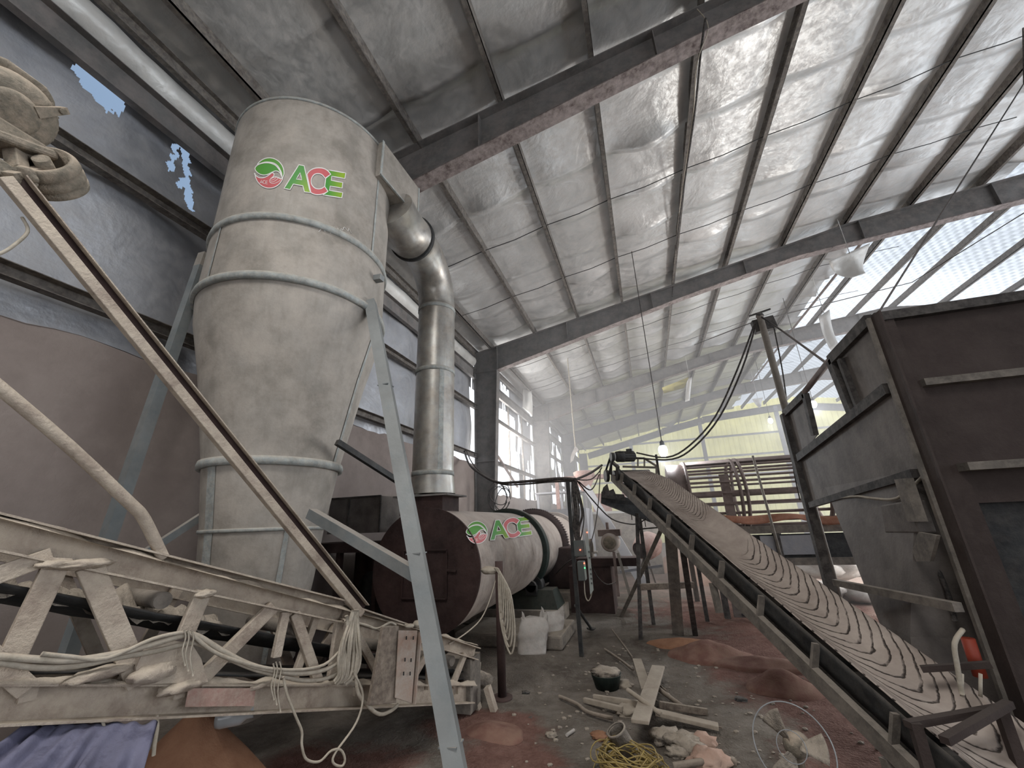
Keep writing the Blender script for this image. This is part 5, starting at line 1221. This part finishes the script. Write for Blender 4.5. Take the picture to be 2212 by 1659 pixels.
for k in range(7):
    m_ = MB(); du = -5 + 3.2 * k; m_.tubepath(smooth([atY(1238 + du * .5, 1040, cy - .03), atY(1240 + du, 1075, cy - .05), atY(1243 + du + 4 * (k > 4), 1110, cy - .05), atY(1242 + du * .8 + 6 * (k > 5), 1140, cy - .04), atY(1246 + du * .5, 1168, cy - .03)]), .008 + .004 * (k % 3), 6); m_.build('cable', 'cable_black', cp)
m_ = MB(); m_.tubepath(smooth([atY(1262, 1255, cy), atY(1264, 1285, cy), atY(1270, 1298, cy), atY(1276, 1290, cy), atY(1279, 1275, cy)]), .008, 6); m_.build('cable', 'rope', cp)
p = atZ(1277, 1358, .03); m_ = MB(); m_.tubepath([atY(1243, 1308, cy), p], .02, 8); m_.blob(p, .05, 2, 2, .3, (1.4, 1, .5)); m_.build('foot_prop', 'black_steel', cp)
# overhead cable tray between column and post, drooping lines
cA = atY(1000, 985, 10.8); 
def run(name, pts, r, label, mat='cable_black'): return wire(name, smooth([atY(*p) for p in pts]), r, label, 'cable', mat)
run('overhead_cable', [(1003, 975, 10.4), (1015, 1005, 9.8), (1045, 1028, 9), (1075, 1042, 8), (1110, 1042, 7.2), (1160, 1038, 6.6), (1210, 1034, 6.2), (1243, 1036, 6.0)], .028, 'thick taped cable bundle from the wall column to the control post')
run('overhead_cable', [(1006, 970, 10.5), (1020, 1000, 9.8), (1050, 1030, 9), (1085, 1046, 8), (1130, 1046, 7.1), (1185, 1041, 6.4), (1243, 1039, 6.0)], .016, 'thinner cable below the taped bundle by the column')
run('overhead_cable', [(1243, 1036, 6.0), (1275, 1022, 6.4), (1300, 1005, 6.8)], .018, 'cable rising from the control post to the conveyor head')
run('drooping_cable', [(1245, 1036, 6.0), (1275, 1036, 6.3), (1292, 1022, 6.6), (1300, 1010, 6.8)], .009, 'short slack cable under the conveyor head')
run('drooping_cable', [(1250, 1040, 6.0), (1272, 1058, 6.3), (1284, 1050, 6.5), (1294, 1025, 6.8)], .009, 'deeper slack cable under the conveyor head')
run('drooping_cable', [(1246, 1038, 6.0), (1280, 1080, 6.3), (1320, 1120, 6.6), (1360, 1132, 6.8), (1380, 1130, 6.9), (1396, 1120, 6.9)], .010, 'long slack cable from control post to the trestle')
run('drooping_cable', [(1297, 1012, 6.8), (1293, 1080, 6.6), (1285, 1140, 6.4), (1268, 1200, 6.1)], .008, 'cable dropping from conveyor head to the switch box')
run('drooping_cable', [(1275, 1215, 6.0), (1290, 1245, 6.4), (1310, 1262, 6.8), (1330, 1258, 7.2)], .008, 'cable sagging low behind the switch box')
run('drooping_cable', [(1200, 1240, 9.3), (1225, 1215, 8), (1255, 1200, 6.2)], .008, 'cable from the drum gear housing to the switch box')
# coil of wire on the far wall column
co = thing('wire_coil', atY(1085, 1070, 10.9), 'tangled coil of wire hanging by the grey wall column', 'wire')
for k in range(6):
    m_ = MB(); rr_ = random.Random(k); c_ = atY(1078 + rr_.uniform(-6, 8), 1072 + rr_.uniform(-8, 8), 10.7); r1, r2 = rr_.uniform(.2, .3), rr_.uniform(.28, .42); t = rr_.uniform(-.3, .3)
    m_.tubepath([c_ + V((math.cos(a) * r1 + math.sin(a) * t * .3, .06 * math.sin(a * 2 + k), math.sin(a) * r2)) for a in [2 * PI * i / 22 for i in range(22)]], .012, 5); m_.build('loop', 'cable_black', co)

# ------------------------------------------------------------------ sacks beside the dryer stand
def sack(c, w_, h_, d, rz, tilt, label, seed, mat='sack_white'):
    r_ = thing('woven_sack', c, label, 'sack', 'white sacks on the floor'); m_ = MB()
    def fn(a, b):
        t = 2 * PI * a; x = math.cos(t) * w_ / 2; y = math.sin(t) * d / 2; k = abs(math.cos(t)) ** .35; zz = b * h_
        f = (1 - .25 * b ** 4) if b < .98 else .75; pin = 1 - .85 * max(0, (b - .7) / .3)
        x = math.copysign(abs(math.cos(t)) ** .6, math.cos(t)) * w_ / 2 * (1 + .08 * math.sin(b * 3)) + .02 * NZ(a * 6, b * 5, seed)
        y = math.copysign(abs(math.sin(t)) ** .8, math.sin(t)) * d / 2 * pin + .02 * NZ(a * 6 + 4, b * 5, seed)
        x += tilt * b * h_; return (c[0] + x * math.cos(rz) - y * math.sin(rz), c[1] + x * math.sin(rz) + y * math.cos(rz), c[2] + zz + .05 * b * NZ(a * 9, seed))
    m_.grid(fn, 28, 16); m_.build('bag_body', mat, r_, solid=.004)
    for s_ in (-1, 1):
        m_ = MB(); k = V((c[0] + (s_ * w_ * .38 + tilt * h_) * math.cos(rz), c[1] + (s_ * w_ * .38) * math.sin(rz), c[2] + h_ * .97)); m_.plate([k + V((-.03, 0, -.05)), k + V((.03, 0, -.05)), k + V((.035 * s_ + .01, 0, .09)), k + V((.0, .01, .06))], .008, (0, 1, 0)); m_.build('bag_ear', mat, r_)
    return r_
s1 = atZ(1148, 1412, 0); s2 = atZ(1180, 1395, 0)
sack((s1.x, s1.y, 0), .36, .42, .2, .35, .15, 'white woven sack standing on the floor, the nearer of two', 1)
sack((s2.x, s2.y + .1, 0), .34, .40, .2, .5, .25, 'white woven sack behind the nearer sack, leaning right', 2)
m_ = MB(); p = atZ(1150, 1412, 0)

# ------------------------------------------------------------------ floor rubbish in front
def plank(u1, v1, u2, v2, z1, z2, w_, t, mat, label, name='plank', cat='plank', up=(0, 0, 1)):
    a, b = atZ(u1, v1, z1), atZ(u2, v2, z2); m_ = MB(); m_.beam(a, b, w_, t, up=up); o = m_.build(name, mat, None, (a + b) / 2, bevel=.004); return tag(o, label, cat)
plank(1422, 1440, 1382, 1560, .10, .16, .13, .025, 'wood', 'pale wide plank lying uppermost on the rubbish heap')
plank(1376, 1425, 1397, 1490, .05, .10, .10, .025, 'wood', 'pale plank partly under the uppermost plank, behind it')
plank(1416, 1538, 1552, 1570, .09, .04, .085, .03, 'wood', 'pale plank pointing right at the foot of the uppermost plank')
plank(1425, 1522, 1528, 1538, .10, .03, .03, .05, 'bark_wood', 'narrow brown batten pointing right above the pale plank')
plank(1282, 1506, 1380, 1520, .05, .08, .03, .045, 'wood', 'narrow batten on the left of the rubbish heap, upper one')
plank(1262, 1512, 1345, 1532, .03, .06, .035, .04, 'wood', 'narrow batten on the left of the rubbish heap, lower one')
def stickp(pts, r, label, name='stick', mat='bark_wood', z=.03):
    P = smooth([atZ(u, v, zz) for u, v, zz in pts], 4); m_ = MB(); m_.tubepath(P, r, 8); return tag(m_.build(name, mat, None, P[0]), label, 'stick')
stickp([(1306, 1402, .03), (1340, 1425, .04), (1368, 1447, .06)], .013, 'dark stick lying across the floor left of the planks')
stickp([(1322, 1360, .02), (1345, 1390, .03), (1366, 1420, .04)], .010, 'thin stick pointing to the far end of the planks')
stickp([(1208, 1504, .03), (1245, 1520, .04), (1270, 1538, .04), (1325, 1552, .05)], .016, 'long bent stick at the left edge of the rubbish heap')
stickp([(1356, 1490, .18), (1390, 1515, .17), (1428, 1543, .12)], .018, 'short round stick lying across the uppermost plank', mat='wood')
stickp([(1420, 1486, .06), (1445, 1505, .05), (1474, 1526, .03)], .020, 'round stick right of the uppermost plank')
stickp([(1416, 1470, .05), (1430, 1485, .04), (1440, 1492, .03)], .010, 'thin twig right of the planks')
stickp([(1430, 1545, .05), (1490, 1557, .03), (1560, 1572, .02)], .006, 'thin wire-like twig along the pale plank')
stickp([(1224, 1588, .02), (1240, 1577, .02)], .012, 'small pale wood chip lying left of the pipe bucket', 'wood_chip', 'sack_white')
stickp([(1455, 1655, .03), (1500, 1648, .05), (1560, 1640, .04), (1590, 1648, .02)], .022, 'thick bent branch at the bottom edge, near the paper')
# black bucket with junk
bk = thing('rubber_bucket', atZ(1310, 1500, 0), 'squashed black rubber bucket with junk inside, behind the battens', 'bucket')
c_ = atZ(1312, 1488, 0); m_ = MB(); m_.lathe(c_, (0, 0, 1), [(.0, .0), (.0, .11), (.13, .15), (.14, .155), (.12, .13), (.02, .10)], 28); m_.build('body', 'green_steel', bk)
m_ = MB(); m_.blob(c_ + V((0, .02, .14)), .12, 6, 3, .5, (1.2, 1, .35), 3); m_.build('junk_inside', 'stone', bk)
# stones and lumps
stn = [(1352, 1535, .08, 'wood', 'rough pale lump between the battens and the uppermost plank'), (1345, 1478, .07, 'wood', 'flat pale slab behind the black bucket'), (1295, 1590, .05, 'powder_orange', 'brown lump at the left of the leaning pipe'),
       (1190 - 0, 1588, .035, 'stone', 'small dark lump left of the pale wood chip'), (1480, 1605, .10, 'stone', 'large dark rubble lump right of the yellow wire'), (1440, 1590, .09, 'stone', 'dark rubble lump under the uppermost plank foot'),
       (1515, 1600, .08, 'sand_pink', 'pinkish crumpled lump right of the rubble'), (1530, 1640, .10, 'sand_pink', 'pinkish lump nearest the bottom edge'), (1462, 1625, .06, 'stone', 'rounded stone beside the yellow wire'), (1600, 1512, .04, 'black_steel', 'small black lump alone on the red powder'), (1136, 1496, .03, 'black_steel', 'small black lump on the floor beside the iron post'), (1146, 1552, .02, 'black_steel', 'tiny dark lump on the grey floor')]
for i, (u, v, r, mt, lb_) in enumerate(stn):
    c_ = atZ(u, v, r * .35); m_ = MB(); m_.blob(c_, r, i + 20, 3, .55, (1.3, 1.0, .6), 2.2); tag(m_.build('rubble_lump', mt, None, (c_.x, c_.y, 0)), lb_, 'rubble')
rr = random.Random(11)
m_ = MB()
for i in range(420):
    x, y = rr.uniform(-1.4, 2.4), rr.uniform(2.0, 6.5)
    if abs(x - .45) < .5 and rr.random() < .3: pass
    m_.blob((x, y, fl(x, y) + .004), rr.choice((.008, .012, .02)), i, 1, .4, (1.2, 1, .6))
tag(m_.build('gravel', 'stone', None, (0, 4, 0)), 'fine gravel and crumbs scattered on the floor', 'gravel', kind='stuff')
# leaning pipe/cone bucket with yellow wire
pp_ = thing('pipe_stub', atZ(1350, 1640, 0), 'tapered dusty pipe stub standing up out of the yellow wire coil', 'pipe')
a_, b_ = atZ(1362, 1640, .02), atD(1330, 1575, (atZ(1335, 1600, .1) - CAM).length - .12)
m_ = MB(); m_.lathe(b_, (a_ - b_), [(0, .062), (0, .072), (.012, .072), (.015, .062), ((a_ - b_).length, .085), ((a_ - b_).length, .07), (.01, .055)], 28); m_.build('pipe_wall', 'concrete_base', pp_)
yw = thing('yellow_wire_coil', atZ(1360, 1659, 0), 'tangled yellow wire coil at the bottom edge', 'wire')
cw = atZ(1360, 1652, .06); rr = random.Random(9)
for k in range(26):
    r1 = rr.uniform(.10, .20); ph = rr.uniform(0, 6.28); tl = rr.uniform(-.35, .35); tl2 = rr.uniform(-.35, .35); cc_ = cw + V((rr.uniform(-.05, .05), rr.uniform(-.05, .05), rr.uniform(-.02, .07))); m_ = MB()
    m_.tubepath([cc_ + V((math.cos(a) * r1 * 1.1, math.sin(a) * r1 * .9, math.cos(a + ph) * r1 * tl + .02 * math.sin(3 * a + ph))) for a in [2 * PI * i / 26 for i in range(26)]], .0045, 5); m_.build('wire_loop', 'yellow_wire', yw)
# floor fan lying near the right edge
fn_ = thing('floor_fan', atZ(1715, 1650, 0), 'round wire-rimmed floor fan standing on the red powder, bottom edge', 'fan')
fc = atZ(1712, 1600, .22); fc = atY(1712, 1612, 2.62); fax = (CAM - fc); fax.normalize(); fax = V((fax.x - .25, fax.y, fax.z - .1)).normalized()
m_ = MB(); R1 = .165; u1 = fax.cross(V((0, 0, 1))).normalized(); u2 = u1.cross(fax)
def ringp(r, off=0, n=48): return [fc + fax * off + u1 * math.cos(2 * PI * i / n) * r + u2 * math.sin(2 * PI * i / n) * r for i in range(n + 1)]
m_.tubepath(ringp(R1), .003, 6, caps=False); m_.build('rim', 'bottle_grey', fn_)
for r in (.06,):
    m_ = MB(); m_.tubepath(ringp(r, .02), .002, 5, caps=False); m_.build('guard_ring', 'bottle_grey', fn_)
m_ = MB(); m_.lathe(fc - fax * .14, fax, [(0, 0), (0, .04), (.02, .052), (.1, .05), (.13, .03), (.14, 0)], 20); m_.build('motor', 'motor_paint', fn_)
for k in range(3):
    a0 = 2 * PI * k / 3 + .5; m_ = MB()
    m_.grid(lambda a, b: fc - fax * .01 + (u1 * math.cos(a0 + b * .8) + u2 * math.sin(a0 + b * .8)) * (.03 + .11 * a) + fax * .04 * (b - .5), 8, 6); m_.build('blade', 'stone', fn_, solid=.003)
m_ = MB(); m_.tubepath([fc - fax * .1, V((fc.x, fc.y + .1, .0))], .018, 8); m_.cyl((fc.x, fc.y + .1, 0), (fc.x, fc.y + .1, .02), .14, n=24); m_.build('stand', 'motor_paint', fn_)

# powder heaps on the floor
for i, (u, v, rx, ry, h_, mt, lb_) in enumerate(((1530, 1418, .5, .35, .12, 'powder_red', 'low red powder heap under the belt conveyor'), (1690, 1490, .36, .25, .12, 'powder_red', 'low red-brown powder heap near the fan'), (1480, 1395, .5, .25, .05, 'powder_orange', 'flat orange powder drift beside the trestle foot'),
        (1650, 1440, .6, .25, .05, 'powder_red', 'long flat red drift under the conveyor'), (1060, 1590, .3, .2, .04, 'powder_red', 'thin red powder patch beside the cyclone leg'))):
    c_ = atZ(u, v, 0); heap('powder_heap', (c_.x, c_.y, 0), rx, ry, h_, mt, lb_, seed=i + 4, ex=1.6)
heap('sand_heap', (1.9, 13.2, 0), 1.5, 1.4, 1.05, 'sand_pink', 'pale pink sand heap seen under the screen platform', 'sand heap', 11, ex=1.1)
heap('sand_heap', (.9, 15.5, 0), 1.2, 1.0, .7, 'sand_pink', 'smaller pink sand heap farther back left', 'sand heap', 12, ex=1.1)
# pale rubble and sacks under the hopper, brightened by the added lamp
rr = random.Random(21)
for i in range(12):
    x, y = 2.5 + 1.9 * (i % 6) / 5 + rr.uniform(-.15, .15), 10.2 + .9 * (i // 6) + rr.uniform(-.2, .2); r_ = rr.uniform(.24, .36)
    m_ = MB(); m_.blob((x, y, r_ * .5 + (.32 if i > 5 else 0)), r_, i + 40, 3, .3, (1.4, 1, .6), 1.6); tag(m_.build('filled_sack', 'sack_white', None, (x, y, 0)), 'pale filled sack in the bright pile seen below the hopper', 'sack', 'bright sack pile below the hopper')

# ------------------------------------------------------------------ machines in the haze behind
mm = thing('pole_motor', atY(1320, 1280, 8.6), 'dusty electric motor on a post beside the dryer drive', 'motor')
c_ = atY(1317, 1172, 8.4)
m_ = MB(); m_.lathe(c_, (0, 1, 0), [(0, 0), (0, .13), (.03, .165), (.06, .17), (.42, .17), (.45, .14), (.45, 0)], 32); m_.build('motor_body', 'drum_steel', mm)
m_ = MB(); m_.lathe(c_ + V((0, -.01, 0)), (0, 1, 0), [(0, 0), (.0, .12), (.02, .12)], 28); m_.build('end_cover', 'motor_paint', mm)
m_ = MB(); m_.box(c_ + V((0, .25, .17)), (.42, .4, .12)); m_.cyl(c_ + V((-.03, .2, .23)), c_ + V((-.03, .2, .36)), .03, n=12); m_.build('casing', 'trommel_steel', mm, bevel=.03)
m_ = MB(); m_.beam(c_ + V((.05, .1, -.17)), V((c_.x + .05, c_.y + .1, .3)), .09, .05, up=(1, 0, 0)); m_.build('post', 'trommel_steel', mm)
m_ = MB(); m_.beam(c_ + V((.12, .1, -.2)), atY(1362, 1290, 8.2), .06, .05, up=(1, 0, 0)); m_.build('prop', 'conveyor_steel', mm)
m_ = MB(); m_.bb((c_.x - .75, c_.y + .1, c_.z - .42), (c_.x + .5, c_.y + .6, c_.z - .28)); m_.build('bench_beam', 'rust_and_shade', mm)
m_ = MB(); m_.bb((c_.x - .85, c_.y + .15, 0), (c_.x - .05, c_.y + .9, c_.z - .42)); m_.build('bench_body', 'rust_and_shade', mm)
m_ = MB(); q_ = c_ + V((-.42, .2, -.1)); m_.cyl(q_, q_ + V((.06, 0, 0)), .17, n=28); m_.build('flywheel', 'conveyor_steel', mm)
cm = thing('mixer_drum', atY(1400, 1260, 9.6), 'pink dusty mixer drum on thin legs, back of the shed', 'mixer')
c_ = atY(1393, 1182, 9.6); axm = V((.55, .75, .25)).normalized()
m_ = MB(); m_.lathe(c_ - axm * .2, axm, [(.0, .16), (.02, .18), (.2, .26), (.42, .26), (.6, .16), (.62, 0)], 36); m_.build('drum', 'orange_paint', cm)
for du, dv in ((-25, 90), (20, 85), (5, 80)):
    m_ = MB(); m_.beam(c_ + V((0, 0, -.1)), atZ(1398 + du, 1170 + dv + 10, 0), .04, .04, up=(0, 1, 0)); m_.build('leg', 'conveyor_steel', cm)
m_ = MB(); m_.beam(atY(1340, 1235, 9.4), atY(1430, 1222, 9.6), .05, .05); m_.build('handle_bar', 'blue_grey_paint', cm)
og = thing('orange_machine', atY(1265, 1120, 15), 'orange hopper machine raised in the haze beyond the drum', 'machine')
c_ = atY(1262, 1030, 15)
m_ = MB(); m_.lathe(c_ + V((0, 0, -.1)), (0, 0, 1), [(-.4, .12), (0, .34), (.26, .38), (.3, .3), (.3, 0)], 24); m_.build('tank', 'orange_paint', og)
m_ = MB(); m_.bb(c_ + V((-1.0, -.2, -.1)), c_ + V((.7, .2, .03))); m_.build('tank_beam', 'orange_paint', og)
m_ = MB(); m_.beam(c_ + V((.5, .3, -.6)), V((c_.x + .5, c_.y + .3, 0)), .6, .5, up=(0, 1, 0)); m_.build('chute', 'orange_paint', og)
m_ = MB(); m_.beam(c_ + V((.1, -.4, -.4)), atZ(1395, 1270, .0), .25, .1, up=(0, 1, 0)); m_.build('slide', 'blue_grey_paint', og)
for dx in (-1, 1.3):
    m_ = MB(); m_.beam(c_ + V((dx, 0, -.1)), V((c_.x + dx, c_.y, 0)), .12, .12, up=(1, 0, 0)); m_.build('leg', 'orange_paint', og)
bw = thing('blue_cabin', (-.6, 17, 0), 'pale blue-grey sheet panel enclosure in the haze behind the dryer', 'enclosure')
a_, b_ = atY(1262, 1112, 14.5), atY(1480, 1140, 14.5)
m_ = MB(); m_.bb((a_.x, 14.5, 0), (b_.x - .8, 14.6, a_.z)); m_.build('panel', 'concrete_base', bw)
m_ = MB(); m_.bb((a_.x, 14.45, a_.z), (b_.x - .8, 14.62, a_.z + .08)); m_.build('top_rail', 'foil_bulge', bw)
wr = thing('work_rack', (-3.2, 15.6, 0), 'pale steel rack with shelves in front of the torn wall opening', 'rack')
for x in (-3.9, -3.0, -2.1):
    m_ = MB(); m_.beam((x, 15.6, 0), (x, 15.6, 2.7), .08, .08, up=(1, 0, 0)); m_.build('upright', 'blue_grey_paint', wr)
for z in (1.9, 2.65):
    m_ = MB(); m_.bb((-4.0, 15.5, z), (-2.0, 16.2, z + .06)); m_.build('shelf', 'blue_grey_paint', wr)
m_ = MB(); c_ = V((-2.6, 15.85, 1.96)); m_.lathe(c_, (0, 0, 1), [(0, 0), (0, .16), (.35, .2), (.36, .17), (.02, .14)], 24); tag(m_.build('white_bucket', 'sack_white', None, c_), 'white bucket on the rack in the haze', 'bucket')
# prop pole in the torn opening
m_ = MB(); m_.beam(atX(1075, 985, XW + .1), atX(1118, 1052, XW + .1), .07, .05); tag(m_.build('loose_batten', 'trommel_steel', None, atX(1118, 1052, XW + .1)), 'loose batten slanting across the torn wall opening', 'batten')
# plastic bag rope hanging from the roof
hb = thing('hanging_bag', atY(1244, 985, 14), 'torn plastic bag on a knotted string hanging from the roof', 'bag')
tb = atY(1240, 935, 14); m_ = MB(); m_.tubepath(smooth([V((tb.x, tb.y, zr(tb.x) + .1)), tb + V((0, 0, .4)), tb, atY(1243, 965, 14)]), .02, 6); m_.build('string', 'rope', hb)
m_ = MB(); m_.add([atY(1243, 962, 14), atY(1250, 972, 14), atY(1243, 980, 14), atY(1238, 995, 14), atY(1232, 1000, 14), atY(1233, 985, 14)], [(0, 1, 2, 3, 4, 5)]); m_.build('torn_bag', 'sack_white', hb, solid=.02)
# loose foil flaps hanging from the roof
def flap(pts, y, label, mat='foil_bulge', bend=.12):
    P = [atY(u, v, y) for u, v in pts]; a, b, c_, d = P[:4]; m_ = MB()
    m_.grid(lambda s_, t: (a.lerp(b, s_)).lerp(d.lerp(c_, s_), t) + V((0, bend * math.sin(PI * t) * (1 + .4 * math.sin(s_ * 7)), 0)), 10, 10)
    m_.tubepath([(a + b) / 2 - V((0, 0, .03)), V(((a + b).x / 2, (a + b).y / 2, zr((a + b).x / 2) + .16))], .006, 5)
    return tag(m_.build('foil_flap', mat, None, (a + b) / 2, solid=.006), label, 'foil sheet')
flap([(1790, 565), (1880, 525), (1870, 590), (1840, 600)], 11.0, 'torn beige foil flap hanging under the second rafter at right', bend=.2)
flap([(1768, 685), (1792, 668), (1812, 745), (1795, 758)], 14, 'long narrow foil flap hanging beside the mast', bend=.1)
flap([(1625, 862), (1648, 859), (1645, 877), (1640, 881)], 23, 'small triangular foil flap near the far rafters')
flap([(1484, 818), (1495, 815), (1490, 865), (1480, 868)], 18.0, 'beige foil strip hanging at a yellow roof patch', bend=.1)
flap([(1128, 838), (1148, 845), (1150, 900), (1128, 880)], 15.8, 'grey foil sheet hanging in the corner by the second wall column', bend=.1)
for nm, q4, mat in (('trim_5', [(1430, 838), (1488, 815), (1478, 838), (1434, 850)], 'yellow_sheet'), ('trim_6', [(1100, 848), (1128, 838), (1130, 862), (1112, 862)], 'yellow_sheet')):
    P = [atY(u, v, 17.6) for u, v in q4]; m_ = MB(); m_.plate(P, .01, (0, 0, 1)); struct(m_, nm, mat, 'yellow roof sheet patch showing where foil is missing', 'roof sheet')
